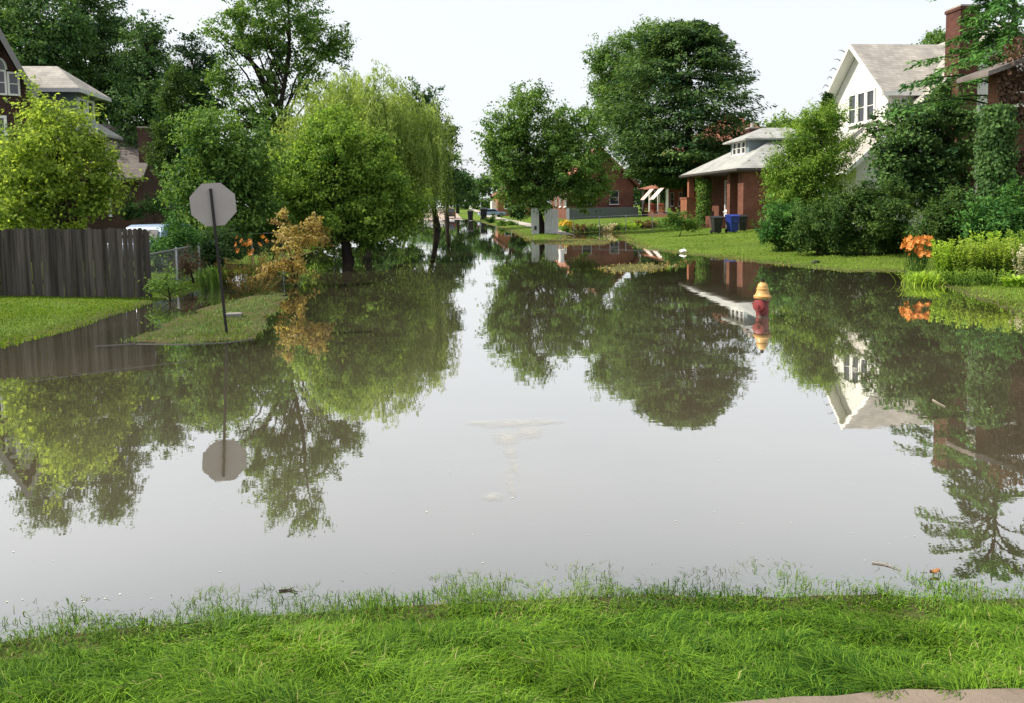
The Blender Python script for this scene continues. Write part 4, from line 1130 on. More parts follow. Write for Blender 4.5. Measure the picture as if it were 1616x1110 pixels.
shrub('amber_bush', 'amber-leaved bush standing at the edge of the flooded verge', 465, 455, 21.2, [(470, 385, 30), (485, 365, 24), (455, 362, 18), (452, 408, 18), (472, 418, 20), (498, 372, 18), (425, 428, 12), (465, 440, 14), (445, 345, 10), (492, 345, 12)], 'autumn', .075, 1.25, .18, wf=.55, gap=.38, droop=.1, upb=.4, cat='bush')
tree('sapling', 'thin dark-stemmed sapling leaning in the water beside the maple trunk', 522, 27.5, [(520, 350, 16), (515, 370, 12), (535, 362, 12)], 'leaf_bright', .08, 1.4, .2, .025, 'bark_dark', sub=3, base=(XA(528, 27.5), 27.5, -.36), nl=4)

def strap_plant(name, label, px, Y, n, hgt, spread, mat, group=None, wid=.02, flowers=0, petal='orange_petal', fh=.9, cat='plant', base_z=None, fsz=.09):
    """arching strap leaves from one crown, lily flowers above"""
    x = XA(px, Y); b = Vector((x, Y, hz(x, Y) if base_z is None else base_z))
    th = thing(name, b, label, cat, group)
    V = []; Fq = []; TI = []
    for i in range(n):
        az = rng.uniform(0, 6.28); l = hgt * rng.uniform(.7, 1.2); sp_ = spread * rng.uniform(.5, 1.1)
        o = np.array([rng.normal(0, spread * .35), rng.normal(0, spread * .35), 0])
        D = np.array([math.cos(az), math.sin(az), 0]); S = np.array([-D[1], D[0], 0])
        k0 = len(V)
        for j in range(6):
            f = j / 5
            p = o + D * sp_ * f ** 1.3 + np.array([0, 0, l * (1.25 * f - .62 * f * f * (1 + sp_ / l * .4))])
            w_ = wid * (1 - .9 * f) * (1.2 if j else .7)
            V += [p - S * w_, p + S * w_]
        for j in range(5):
            Fq.append((k0 + 2 * j, k0 + 2 * j + 1, k0 + 2 * j + 3, k0 + 2 * j + 2)); TI.append(0)
        t_ = rng.normal(.5, .2)
        TI[-5:] = [t_] * 5
    me = quats('foliage', np.array(V), np.array(Fq), M[mat])
    a = me.attributes.new('tint', 'FLOAT', 'FACE'); a.data.foreach_set('value', np.clip(TI, 0, 1).astype(np.float32))
    put('foliage', me, th)
    if flowers:
        mb = MB()
        for i in range(flowers):
            az = rng.uniform(0, 6.28); r = spread * math.sqrt(rng.random()) * .95
            tip = b + Vector((math.cos(az) * r, math.sin(az) * r, fh * rng.uniform(.62, 1.1)))
            mb.tube([b + Vector((math.cos(az) * r * .4, math.sin(az) * r * .4, .02)), tip], [.006, .005], 4)
            fd = unit(np.array([math.cos(az) + rng.normal(0, .4), math.sin(az) + rng.normal(0, .4), .6]))
            e1 = unit(np.cross(fd, [0, 0, 1.])); e2 = np.cross(fd, e1)
            dr = np.array([e1 * math.cos(2 * math.pi * q / 6) + e2 * math.sin(2 * math.pi * q / 6) for q in range(6)])
            leaf_mesh('flower', np.tile(np.array(tip), (6, 1)), dr + fd * .55, fd - dr * .5, fsz * rng.uniform(.8, 1.2, 6), .5, rng.normal(.5, .25, 6), M[petal], th)
        mb.build('flower_stems', M['fern'], th)
    return th
def leafy_plant(name, label, px, Y, nst, hgt, spread, mat, group=None, L=.07, cat='plant'):
    """upright stems set with leaves"""
    x = XA(px, Y); b = Vector((x, Y, hz(x, Y)))
    th = thing(name, b, label, cat, group)
    mb = MB(); PS = []; AX = []; TI = []
    for i in range(nst):
        az = rng.uniform(0, 6.28); r = spread * math.sqrt(rng.random())
        h = hgt * rng.uniform(.65, 1.15)
        s0 = np.array([b.x + math.cos(az) * r * .6, b.y + math.sin(az) * r * .6, b.z])
        e0 = np.array([b.x + math.cos(az) * r * 1.15, b.y + math.sin(az) * r * 1.15, b.z + h])
        mb.tube([s0, (s0 + e0) / 2 + np.array([0, 0, .03]), e0], [.007, .006, .003], 4)
        k = int(26 * h / .5) + 6
        f = rng.uniform(.08, 1.03, k)
        p = s0 + (e0 - s0) * f[:, None]
        a = rng.uniform(0, 6.28, k)
        PS.append(p); AX.append(np.stack([np.cos(a), np.sin(a), .35 + .4 * f], -1)); TI.append(.2 + .45 * f + rng.normal(0, .15, k))
    p, ax, ti = np.concatenate(PS), np.concatenate(AX), np.concatenate(TI)
    nr = unit(np.array([0, 0, 1.]) - .3 * ax + rng.normal(0, .3, p.shape))
    mb.build('stems', M['fern'], th)
    leaf_mesh('foliage', p, ax, nr, L * rng.uniform(.7, 1.3, len(p)), .5, ti, M[mat], th, .1)
    return th
# bright bed in front of the right-most house
BED = 'perennials in the bright bed by the right-hand house'
strap_plant('orange_lilies', 'clump of orange lilies in full bloom in front of the dark yew', 1450, 19.3, 90, .75, .40, 'fern', BED, .014, 60, 'orange_petal', .98, 'flowers', fsz=.11)
strap_plant('daylily_clump', 'arching lime daylily clump at the waterside corner of the bed', 1462, 17.9, 240, .60, .55, 'hosta', BED, .013)
leafy_plant('perennial', 'upright lime perennial just right of the orange lilies', 1500, 18.4, 80, .86, .40, 'hosta', BED)
leafy_plant('perennial', 'leafy lime perennial in the middle of the bright bed', 1535, 17.9, 90, .92, .44, 'leaf_lime', BED)
leafy_plant('perennial', 'tall lime perennial standing behind the middle of the bed', 1560, 18.7, 80, .98, .42, 'hosta', BED)
leafy_plant('perennial', 'yellow-green perennial towards the right end of the bed', 1583, 17.6, 90, .90, .44, 'leaf_lime', BED)
leafy_plant('perennial', 'dark mid green perennial filling the right edge of the bed', 1618, 17.9, 80, 1.0, .44, 'leaf_bright', BED)
leafy_plant('perennial', 'low green ground plant at the front of the bright bed', 1525, 17.2, 50, .35, .5, 'leaf_bright', BED, .05)
leafy_plant('perennial', 'low dark ground plant at the near right of the bed', 1572, 16.9, 50, .32, .5, 'leaf_bright', BED, .05)
strap_plant('hosta', 'pale lime hosta at the right edge of the picture near the water', 1612, 16.3, 60, .42, .36, 'hosta', BED, .05)
leafy_plant('white_flowering_plant', 'cream flowered plant at the right edge above the hosta', 1616, 16.7, 16, .8, .2, 'cream_petal', BED, .05)
strap_plant('tall_foliage_plant', 'tall spiky green plant behind the bright bed near the ivy tower', 1570, 19.4, 80, 1.15, .4, 'fern', BED, .016)
# left fence line
LF = 'plants along the wire fence'
strap_plant('orange_lilies', 'orange lilies blooming on the wire fence behind the sign post', 395, 24.2, 80, .95, .55, 'fern', LF, .014, 16, 'orange_petal', 1.25, 'flowers', fsz=.11)
strap_plant('fern', 'tall pale green fern between fence and flooded path', 332, 21.5, 60, 1.0, .45, 'fern', LF, .03)
leafy_plant('weeds', 'rusty tall weeds left of the amber bush behind the islet', 415, 22.3, 60, .95, .6, 'rust', LF, .05)
leafy_plant('weeds', 'rusty brown weeds in the water just right of the sign post', 375, 21.6, 60, .85, .6, 'rust', LF, .045)
leafy_plant('weeds', 'reddish low weeds at the back edge of the wet grass islet', 395, 19.3, 60, .4, .6, 'rust', LF, .045)
# garden bed across the water beneath the porches
GB = 'plants in the long bed below the far porches'
strap_plant('yellow_flowers', 'yellow flowers beside the right-hand grey fence panel', 892, 57, 60, .7, .5, 'fern', GB, .03, 30, 'yellow_petal', .8, 'flowers', fsz=.2)
for i, (px, m_, lb) in enumerate([(915, 'rust', 'reddish bed plant nearest the yellow flowers'), (935, 'fern', 'pale green bed plant under the wire fence, left of the pink one'), (955, 'cream_petal', 'pinkish cream flowering plant mid bed'), (975, 'fern', 'pale green bed plant right of the cream one'), (995, 'hosta', 'lime hosta by the porch post'), (1020, 'rust', 'reddish bed plant under the porch railing'), (1042, 'fern', 'pale bed plant beside the dark bush')]):
    leafy_plant('bed_plant', lb, px, 58, 30, .55, .9, m_, GB, .16)
shrub('rounded_bush', 'dark clipped rounded bush left of the grey fence panels', 817, 348, 74, [(817, 334, 13), (811, 338, 10), (823, 338, 10)], 'leaf_deep', .2, 3, .3)
shrub('rounded_bush', 'round dark green bush at the corner of the brick porch', 1072, 366, 44, [(1065, 352, 14), (1082, 350, 15), (1055, 355, 10), (1095, 354, 10)], 'leaf_mid', .12, 3, .25)
shrub('low_bush', 'small dark bush at the water edge near the far path', 781, 352, 92, [(781, 347, 6), (776, 349, 4)], 'leaf_deep', .25, 3, .3)
shrub('low_bush', 'low green bush row end right of the far path', 795, 357, 78, [(790, 354, 6), (800, 353, 7), (810, 355, 6)], 'leaf_mid', .22, 3, .3)
# ================================================================== OBJECTS
# ---- stop sign seen from behind, post leaning left
def stop_sign():
    b = G(358, 528); Y = b.y
    top = P(332, 296, Y)
    b.z = -.36
    wl = P(358, 528, Y); d = (top - wl).normalized()
    b = wl - d * .36
    th = thing('road_sign', b, 'grey back of an octagonal sign on a leaning dark post in the wet verge', 'road sign')
    n = Vector((0, 0, 0)) + (CAM - wl); n.z = 0; n.normalize()
    u = d.cross(n).normalized() * -1
    n = u.cross(d).normalized()
    if n.y > 0: n = -n
    top2 = wl + d * ((top - wl).length - .02)
    L = (top2 - b).length
    c = (b + top2) / 2
    po = MB()
    po.obox(c + n * .010, u, d, n, .0105, L / 2, .010)
    for s in (-1, 1):
        po.obox(c + u * s * .0165 + n * .002, u, d, n, .006, L / 2, .020)
    po.build('post', plain('dark_steel', (.012, .010, .009), .6, .4, 8), th)
    pc = P(336.5, 323, Y) - n * .035
    R = .385
    a8 = [pc + u * R * math.cos(math.pi / 8 + k * math.pi / 4) + d * R * math.sin(math.pi / 8 + k * math.pi / 4) for k in range(8)]
    pl = MB().slab(a8, -n * .004).build('sign_plate', plain('weathered_aluminium', (.36, .335, .31), .5, .16, 4, .3, .25, .05), th)
    a8b = [pc - n * .0046 + (p - pc) * .985 for p in a8]
    MB().slab(a8b, -n * .002).build('sign_face', plain('red_reflective', (.45, .03, .03), .4, .05), th)
    bo = MB()
    for s in (-.2, .2): bo.lathe(pc + d * s + n * .03, [(.012, 0), (.012, .012), (.004, .014)], 8, n)
    bo.build('bolts', M['metal'], th)
stop_sign()
M['pebble'] = plain('grey_concrete', (.20, .19, .175), .9, .3, 7)
g_ = ground_at(369, 500)
tag(MB().obox(Vector((g_.x, g_.y, .035)), Vector((1, .12, 0)).normalized(), Vector((-.12, 1, 0)).normalized(), (0, 0, 1), .15, .11, .04).obox(Vector((g_.x, g_.y, .079)), Vector((1, .12, 0)).normalized(), Vector((-.12, 1, 0)).normalized(), (0, 0, 1), .125, .09, .004).build('utility_box', M['pebble'], None, False, .008), 'low pale concrete box lid in the grass behind the sign post', 'utility box')

# ---- hydrant
def hydrant():
    b = G(1203, 499); wl = b.copy(); g = hz(b.x, b.y)
    th = thing('fire_hydrant', (b.x, b.y, g), 'red fire hydrant with a yellow bonnet standing knee deep in the flood', 'fire hydrant')
    t = NT('hydrant_red'); o = t.obj()
    n1 = t.noise(o, 9, 6, .7); n2 = t.noise(o, 3, 4)
    c = t.mix(t.ramp(n1, [(.52, (0, 0, 0)), (.66, (1, 1, 1))]), (.20, .020, .020), (.12, .022, .018))
    sp = t.n('ShaderNodeSeparateXYZ'); t.l(o, sp.inputs[0])
    c = t.mix(t.ramp(t.math('ADD', sp.outputs[2], t.math('MULTIPLY', n1, .07)), [(.375, (1, 1, 1)), (.415, (0, 0, 0))]), c, (.10, .075, .05))
    red = t.done(t.pbr(c, .42, t.bump(n1, .3, .01), .5))
    t = NT('hydrant_yellow'); o = t.obj(); n1 = t.noise(o, 10, 6, .7)
    c = t.mix(t.ramp(n1, [(.56, (0, 0, 0)), (.68, (1, 1, 1))]), (.52, .31, .095), (.30, .15, .06))
    yel = t.done(t.pbr(c, .45, t.bump(n1, .25, .01), .5))
    z = .68
    x, y = b.x, b.y
    MB().lathe((x, y, g - .05), [(.19, 0), (.19, .07), (.135, .08), (.114, .14), (.112, z - .37 - g), (.145, z - .365 - g), (.145, z - .345 - g)], 28).build('barrel', red, th, True)
    MB().lathe((x, y, 0), [(.150, z - .348), (.160, z - .335), (.160, z - .30), (.138, z - .29), (.118, z - .25), (.100, z - .19), (.110, z - .18), (.110, z - .165), (.099, z - .16), (.093, z - .125), (.080, z - .085), (.052, z - .065), (.048, z - .062), (.048, z - .05), (.03, z - .048)], 28).build('bonnet', yel, th, True)
    MB().lathe((x, y, z - .05), [(.034, 0), (.030, .062), (.022, .066)], 5).build('operating_nut', M['bark_dark'], th)
    fl = MB()
    for k in range(8):
        a = k * math.pi / 4 + .2
        fl.lathe((x + .146 * math.cos(a), y + .146 * math.sin(a), z - .362), [(.013, 0), (.013, .018)], 6)
    fl.build('flange_bolts', red, th)
    def nozzle(dr, r, zc, ln, name):
        dr = Vector(dr).normalized()
        c = Vector((x, y, zc)) + dr * .09
        noz = MB().lathe(c, [(r * .92, 0), (r * .92, .05), (r * 1.12, .055), (r * 1.15, .06), (r * 1.15, ln), (r * 1.0, ln + .02), (r * .35, ln + .035), (r * .3, ln + .036), (r * .28, ln + .06)], 22, dr).build(name, red, th, True)
        return c, dr
    nozzle((-.72, -.69, 0), .098, z - .475, .085, 'pumper_cap')
    nozzle((.45, .89, 0), .048, z - .45, .05, 'hose_cap')
    nozzle((-.93, .36, 0), .046, z - .45, .04, 'hose_cap')
    ch = MB()
    for k in range(9):
        f = k / 8
        p = Vector((x - .10 - .02 * math.sin(f * 3), y - .125 - .02 * f, z - .56 - .09 * math.sin(f * math.pi)))
        p += Vector((.12 * f, -.03 * f, 0))
        ch.lathe(p, [(.007, -.008), (.010, 0), (.007, .008)], 5, (1, .2 * k, .3))
    ch.build('cap_chain', M['bark_dark'], th)
hydrant()

# ---- weathered wooden fence on the left
def wood_fence():
    A = P(232, 360, 18.7); B = P(-160, 362, 18.0)
    za = A.z; zb = B.z
    d = Vector((B.x - A.x, B.y - A.y, 0)); L = d.length; d.normalize(); n = Vector((d.y, -d.x, 0))
    if n.y > 0: n = -n
    th = thing('wooden_fence', (A.x, A.y, hz(A.x, A.y)), 'dark weathered wooden fence of close upright boards on the left lawn', 'fence')
    t = NT('weathered_boards'); o = t.obj()
    n1 = t.noise(t.map(o, (9, 9, .7)), 2.2, 7, .7); n2 = t.noise(t.map(o, (5, 5, .12)), 1.6, 3)
    c = t.mix(n1, (.028, .025, .023), (.14, .125, .115))
    c = t.mix(1.0, c, t.ramp(n2, [(.36, (.5, .48, .46)), (.64, (1.4, 1.35, 1.32))]), 'MULTIPLY')
    M['boards'] = t.done(t.pbr(c, .9, t.bump(n1, .7, .02), .1))
    mb = MB(); w = .108; k = 0; s = 0.0
    while s < L:
        p = A + d * (s + w / 2)
        g = min(hz(p.x, p.y), .5)
        zt = za + (zb - za) * (s / L) + random.uniform(-.025, .018)
        t0 = n * (random.uniform(0, .014) + (.014 if k % 2 else 0))
        tilt = random.uniform(-.006, .006)
        a = Vector((p.x, p.y, g - .02)) + t0; bb = Vector((p.x, p.y, zt)) + t0 + d * tilt
        hw = w / 2 - random.uniform(.001, .004)
        mb.slab([a - d * hw, a + d * hw, bb + d * hw - Vector((0, 0, .03)), bb + d * (hw - .03), bb - d * (hw - .03), bb - d * hw - Vector((0, 0, .03))], -n * .018)
        s += w; k += 1
    mb.build('boards', M['boards'], th)
    rl = MB()
    for zz in (.35, .85, 1.35):
        rl.obox((A + B) / 2 * 1.0 + Vector((0, 0, -(A.z + B.z) / 2 + zz + .15)) - n * .045, d, (0, 0, 1), n, L / 2, .04, .02)
    rl.build('rails', M['boards'], th)
    for s in np.arange(0.05, L, 2.4):
        p = A + d * s - n * .12
        MB().box(p.x - .05, p.x + .05, p.y - .05, p.y + .05, hz(p.x, p.y) - .1, za - .08).build('fence_post', M['boards'], th)
wood_fence()

# ---- wire fences
def wire_fence(name, label, P0, P1, hgt, nposts, cell=.09, zfix=None):
    P0, P1 = Vector(P0), Vector(P1)
    g0, g1 = max(hz(P0.x, P0.y), -.05), max(hz(P1.x, P1.y), -.05)
    th = thing(name, (P0.x, P0.y, g0), label, 'fence')
    d = (P1 - P0); d.z = 0; L = d.length; d.normalize()
    z0, z1 = (g0 + hgt, g1 + hgt) if zfix is None else zfix
    top = lambda s: Vector((P0.x + d.x * s, P0.y + d.y * s, z0 + (z1 - z0) * s / L))
    gnd = lambda s: Vector((P0.x + d.x * s, P0.y + d.y * s, g0 + (g1 - g0) * s / L))
    MB().tube([top(0), top(L)], .021, 8).build('top_rail', M['metal'], th, True)
    for i in range(nposts):
        s = L * i / (nposts - 1)
        MB().tube([gnd(s) - Vector((0, 0, .3)), top(s) + Vector((0, 0, .04)), top(s) + Vector((0, 0, .06))], [.026, .026, .012], 8).build('fence_post', M['metal'], th, True)
    mb = MB(); H = hgt - .05
    n = int(L / cell)
    for i in range(-int(H / cell), n + 1):
        for sg in (1, -1):
            s0 = i * cell; s1 = s0 + H
            f0 = max(0, (0 - s0) / H); f1 = min(1, (L - s0) / H)
            if f1 <= f0: continue
            a = s0 + H * f0; b = s0 + H * f1
            pa = gnd(a) + Vector((0, 0, .03 + H * (f0 if sg > 0 else 1 - f0))); pb = gnd(b) + Vector((0, 0, .03 + H * (f1 if sg > 0 else 1 - f1)))
            mb.tube([pa, pb], .0022, 3)
    mb.build('wire_mesh', M['metal'], th)
a_ = P(233, 402, 19.2); b_ = P(343, 381, 26.0)
wire_fence('wire_fence', 'sagging wire fence running back from the wooden fence corner to the sign', a_, b_, 1.0, 4, .10, (a_.z, b_.z))
c_ = P(346, 371, 27.0); d_ = P(445, 367, 28.6)
wire_fence('wire_fence', 'low wire fence behind the orange lilies on the left bank', c_, d_, 1.0, 3, .10, (c_.z, d_.z))
wire_fence('wire_fence', 'wire garden fence on posts across the far lawn below the porches', P(905, 330, 56), P(1072, 326, 54), 1.15, 5, .16)

# ---- two grey board panels beside the round tree
def fence_panel(px0, px1, label, dark_hole):
    Y = 53.4
    x0, x1 = XA(px0, Y), XA(px1, Y)
    th = thing('fence_panel', ((x0 + x1) / 2, Y, -.36), label, 'fence panel', 'grey fence panels in the flood')
    mb = MB(); n = max(3, int((x1 - x0) / .15)); w = (x1 - x0) / n
    for i in range(n):
        mb.box(x0 + i * w + .006, x0 + (i + 1) * w - .006, Y - (.02 if i % 2 else 0), Y + .025, -.34, ZA(858, 328, Y) - .05 * random.random() - .14 * (i / n) * (x1 - x0 > .9))
    mb.build('boards', plain('silvered_boards', (.50, .51, .52), .85, .2, 4), th)
    MB().box(x0, x1, Y + .027, Y + .07, .3, .4).box(x0, x1, Y + .027, Y + .07, 1.3, 1.4).build('rails', M['boards'], th)
    if dark_hole: MB().box(x0 + .22, x0 + .38, Y - .06, Y - .022, .38, .66).build('dark_hole', M['black_plastic'], th)  # black box set on the boards to stand for a dark square hole
fence_panel(838, 850.5, 'narrow grey board panel left of the round tree trunk', True)
fence_panel(859, 881, 'wider grey board panel right of the round tree trunk', False)

# ---- wheelie bins
def bin_(px, Y, label, mat, group, sc=1.0, rz=0.0):
    th = thing('wheelie_bin', (0, 0, 0), label, 'bin', group)
    b = MB()
    v = []
    for z, hx, hy in ((.06, .21, .25), (.92, .28, .34)):
        v += [(-hx, -hy, z), (hx, -hy, z), (hx, hy, z), (-hx, hy, z)]
    b.add(v, [(3, 2, 1, 0), (4, 5, 6, 7), (0, 1, 5, 4), (1, 2, 6, 5), (2, 3, 7, 6), (3, 0, 4, 7)])
    b.box(-.30, .30, -.36, .36, .90, .95)
    b.box(-.12, .12, -.345, -.30, .55, .72)
    b.build('body', M[mat], th, False, .02)
    l = MB().slab([(-.31, -.38, .955), (-.31, .36, .955), (-.31, .30, 1.06), (-.31, -.20, 1.04)], (.62, 0, 0)).build('lid', M[mat], th, False, .02)
    MB().tube([(-.27, .40, .98), (.27, .40, .98)], .018, 8).box(-.25, -.21, .33, .41, .95, 1.0).box(.21, .25, .33, .41, .95, 1.0).build('handle', M[mat], th)
    for s in (-1, 1):
        MB().lathe((s * .24 - .03, .26, .11), [(.11, 0), (.12, .01), (.12, .05), (.11, .06)], 16, (1, 0, 0)).build('wheel', M['rubber'], th, True)
    x = XA(px, Y)
    th.location = (x, Y, hz(x, Y)); th.rotation_euler = (0, 0, rz); th.scale = (sc,) * 3
    return th
BG = 'bins beside the bungalow'
bin_(1131, 44.2, 'black wheelie bin standing left of the blue one', 'black_plastic', BG)
bin_(1156, 44.0, 'bright blue wheelie bin by the brick bungalow', 'blue_plastic', BG, 1.04, .15)
bin_(1171, 45.2, 'dark bin tucked behind the right side of the blue bin', 'black_plastic', BG, .95, -.1)
KB = 'bins put out along the road'
bin_(664, 116, 'dark bin on the left kerb at the dry end of the road', 'black_plastic', KB, 1.5)
bin_(742, 112, 'dark bin on the right kerb just past the waterline', 'black_plastic', KB, 1.5)
bin_(763, 108, 'dark bin farther right on the verge, beside the footpath', 'black_plastic', KB, 1.7)

# ---- cars
def car(label, px, Y, rz, col, group=None, suv=True, z=None):
    th = thing('parked_car', (0, 0, 0), label, 'car', group)
    body = plain('car_paint_' + label.split()[0], col, .25, .04, 3, .6)
    h = 1.0 if suv else .88; top = 1.72 if suv else 1.45
    W_ = .90
    lo = [(-2.25, .35), (2.2, .35), (2.3, .55), (2.25, .85), (1.2, h), (-2.2, h + .03), (-2.32, .7)]
    b = MB().slab([(x, -W_, zz) for x, zz in lo], (0, 2 * W_, 0))
    cab = [(-2.12 if suv else -1.6, h + .02), (1.15, h), (.45, top - .06), (.2, top), (-1.75 if suv else -.9, top), (-1.95 if suv else -1.1, top - .07)]
    v = [(x, -W_ * (.97 if zz < h + .1 else .80), zz) for x, zz in cab] + [(x, W_ * (.97 if zz < h + .1 else .80), zz) for x, zz in cab]
    n = len(cab)
    b.add(v, [tuple(range(n)), tuple(range(n, 2 * n))[::-1]] + [(i, n + i, n + (i + 1) % n, (i + 1) % n) for i in range(n)])
    b.build('body', body, th, False, .05)
    gl_ = MB()
    for s in (-1, 1):
        q = [(-1.85 if suv else -1.2, h + .10), (.95, h + .10), (.38, top - .14), (-1.72 if suv else -.95, top - .14)]
        yy = lambda zz: s * (W_ * (.97 - .17 * (zz - h) / (top - .06 - h)) + .004)
        a = [Vector((x, yy(zz), zz)) for x, zz in q]
        gl_.slab(a, (0, s * .012, 0))
    gl_.build('side_windows', M['glass'], th)
    xf = lambda zz: 1.15 - .70 * (zz - h) / (top - .06 - h)
    MB().slab([(xf(h + .08) + .02, -.78, h + .08), (xf(h + .08) + .02, .78, h + .08), (xf(top - .12) + .02, .66, top - .12), (xf(top - .12) + .02, -.66, top - .12)], (.012, 0, .006)).build('windscreen', M['glass'], th)
    xb = lambda zz: (-2.12 if suv else -1.6) + ((.17 if suv else .5) * (zz - h) / (top - h))
    MB().slab([(xb(h + .1) - .03, -.76, h + .1), (xb(h + .1) - .03, .76, h + .1), (xb(top - .16) - .03, .64, top - .16), (xb(top - .16) - .03, -.64, top - .16)], (-.012, 0, .006)).build('rear_window', M['glass'], th)
    for x in (-1.42, 1.42):
        for s in (-1, 1):
            w = MB().lathe((x, s * .74, .34), [(.30, 0), (.34, .02), (.34, .16), (.30, .18)], 20, (0, s, 0)).build('wheel', M['rubber'], th, True)
            MB().lathe((x, s * .74, .34), [(.20, .182), (.20, .19), (.05, .195)], 14, (0, s, 0)).build('rim', M['metal'], w, True)
    for s in (-1, 1):
        MB().box(2.2, 2.31, s * .62 - .16, s * .62 + .16, .62, .78).build('headlight', M['trim'], th)
        MB().box(-2.36, -2.22, s * .74 - .1, s * .74 + .1, .75, .98).build('tail_light', plain('red_lens', (.35, .02, .02), .3), th)
    x = XA(px, Y)
    th.location = (x, Y, max(hz(x, Y), 0) if z is None else z); th.rotation_euler = (0, 0, rz)
    return th
car('pale blue car parked behind the end of the wooden fence', 262, 27.0, R_(72), (.20, .28, .40), None, False)
car('dark red-brown car at the dry end of the road facing away', 710, 130, R_(90), (.030, .012, .014), None, True)
FC = 'pale cars beyond the dry end of the road'
car('pale silver car at the left of the far row', 673, 168, R_(-80), (.62, .62, .60), FC, False)
car('white car in the middle of the far row', 683, 178, R_(-90), (.75, .75, .74), FC, True)
car('cream coloured car nearest the dark one in the far row', 695, 172, R_(-95), (.66, .64, .58), FC, False)
car('light blue car parked side-on by the small brick house', 776, 128, R_(8), (.26, .36, .50), None, False)

# ---- vines on the right-most house
def wall_leaves(name, label, cat, n, fn, mat, L, stems=None):
    p, nr = fn(n)
    b = Vector((float(p[:, 0].mean()), float(p[:, 1].mean()), float(p[:, 2].min())))
    th = thing(name, b, label, cat)
    m = len(p)
    ax = unit(np.array([0, 0, -1.0]) + rng.normal(0, .6, (m, 3)))
    k = vn(p[:, 0] * 1.0 + p[:, 1], p[:, 2], 3.0, 131)
    leaf_mesh('foliage', p, ax, unit(nr + rng.normal(0, .5, (m, 3))), L * rng.uniform(.6, 1.3, m), .75, .45 + .2 * k + rng.normal(0, .16, m), M[mat], th, .1)
    st = MB()
    for i in range(16):
        q = [Vector(p[j]) for j in rng.choice(m, 1)]
        x, y, z = q[0]
        st.tube([(x, y + .06, b.z), (x + random.uniform(-.2, .2), y + .05, (b.z + z) / 2), (x, y + .05, z)], [.014, .010, .004], 4)
    st.build('stems', M['bark_dark'], th)
VY = 22.0
def f_dead(n):
    x = rng.uniform(XA(1566, VY), XA(1574, VY) + 4.8, n); z = rng.uniform(ZA(1600, 330, VY), ZA(1600, 60, VY), n)
    k = vn(x, z, 2.6, 141) + .35 * vn(x, z, 7, 143) > -.42 - .2 * (z > ZA(1600, 205, VY))
    patch = (z > ZA(1600, 238, VY)) & (z < ZA(1600, 203, VY)) & (x > XA(1588, VY))
    k &= ~patch | (rng.random(n) < .12)
    k &= (z < ZA(1600, 112, VY)) | ((x > XA(1556, VY) + (z - ZA(1600, 112, VY)) * .35) & (rng.random(n) < .55))
    x, z = x[k], z[k]
    return np.stack([x, VY - .03 - np.where(z > ZA(1600, 118, VY), .5 - rng.random(len(x)) * .9, 0) - np.abs(rng.normal(0, .09, len(x))), z], -1), np.tile([0, -1., .3], (len(x), 1))
wall_leaves('withered_vine', 'withered brown vine covering the right-hand brick wall', 'vine', 14000, f_dead, 'brown_dead', .13)
def f_ivy(n):
    px = rng.uniform(1528, 1584, n); py = rng.uniform(172, 385, n)
    cx, hw = 1553 - (py - 172) * .04, 24 + (py - 172) * .085
    k = np.abs(px - cx) < hw * (.72 + .3 * vn(py * .06, px * .03, 1.0, 151) + .4 * rng.random(n) ** 1.5)
    px, py, cx, hw = px[k], py[k], cx[k], hw[k]
    f = (px - cx) / hw
    S = VY / F
    X0, X1 = XA(1500, VY), XA(1600, VY)
    x = X0 + (px - 1500) / 100 * (X1 - X0); z = 2.1 + (314 - py) * (VY + 1.8) / F
    y = VY - .1 - (.45 + .3 * vn(x * 3, z * 3, 1.0, 153)) * np.sqrt(np.clip(1 - f * f, 0, 1)) + rng.normal(0, .16, len(x))
    return np.stack([x, y, z], -1), np.stack([f * .9, -np.sqrt(np.clip(1 - f * f, 0.05, 1)), .35 + 0 * f], -1)
wall_leaves('ivy', 'thick dark ivy column climbing the left corner of the vine-covered house', 'ivy', 14000, f_ivy, 'leaf_dark', .11)
def f_ivy2(n):
    t_ = rng.uniform(0, 1, n); a = rng.uniform(0, 6.28, n)
    return np.stack([19.3 + .42 * np.cos(a) + rng.normal(0, .07, n), 54.5 + .55 * np.sin(a), .6 + 3.3 * t_], -1), np.stack([np.cos(a), np.sin(a), .3 + 0 * a], -1)
wall_leaves('ivy', 'green ivy wrapped round a pillar of the bungalow porch', 'ivy', 2600, f_ivy2, 'leaf_mid', .16)

# ---- things afloat and small litter
def fleck():
    n = 55
    P_ = []
    while len(P_) < n:
        px, py = random.uniform(20, 1600), random.uniform(600, 925)
        if random.random() < (py - 560) / 380: P_.append(G(px, py))
    for _ in range(16):
        P_.append(G(random.uniform(0, 260), random.uniform(925, 985)))
    mb = MB()
    for p in P_:
        if hz(p.x, p.y) > -.03: continue
        r = random.uniform(.002, .006) * (1.6 if random.random() < .1 else 1)
        k = random.randint(4, 6); a0 = random.uniform(0, 6)
        mb.slab([(p.x + r * random.uniform(.6, 1.2) * math.cos(a0 + 6.283 * i / k), p.y + r * random.uniform(.6, 1.2) * math.sin(a0 + 6.283 * i / k), .002) for i in range(k)], (0, 0, .0012))
    tag(mb.build('floating_flecks', plain('pale_petal', (.62, .60, .52), .8)), 'pale petals and bits of foam scattered on the flood water', 'flecks', None, 'stuff')
fleck()
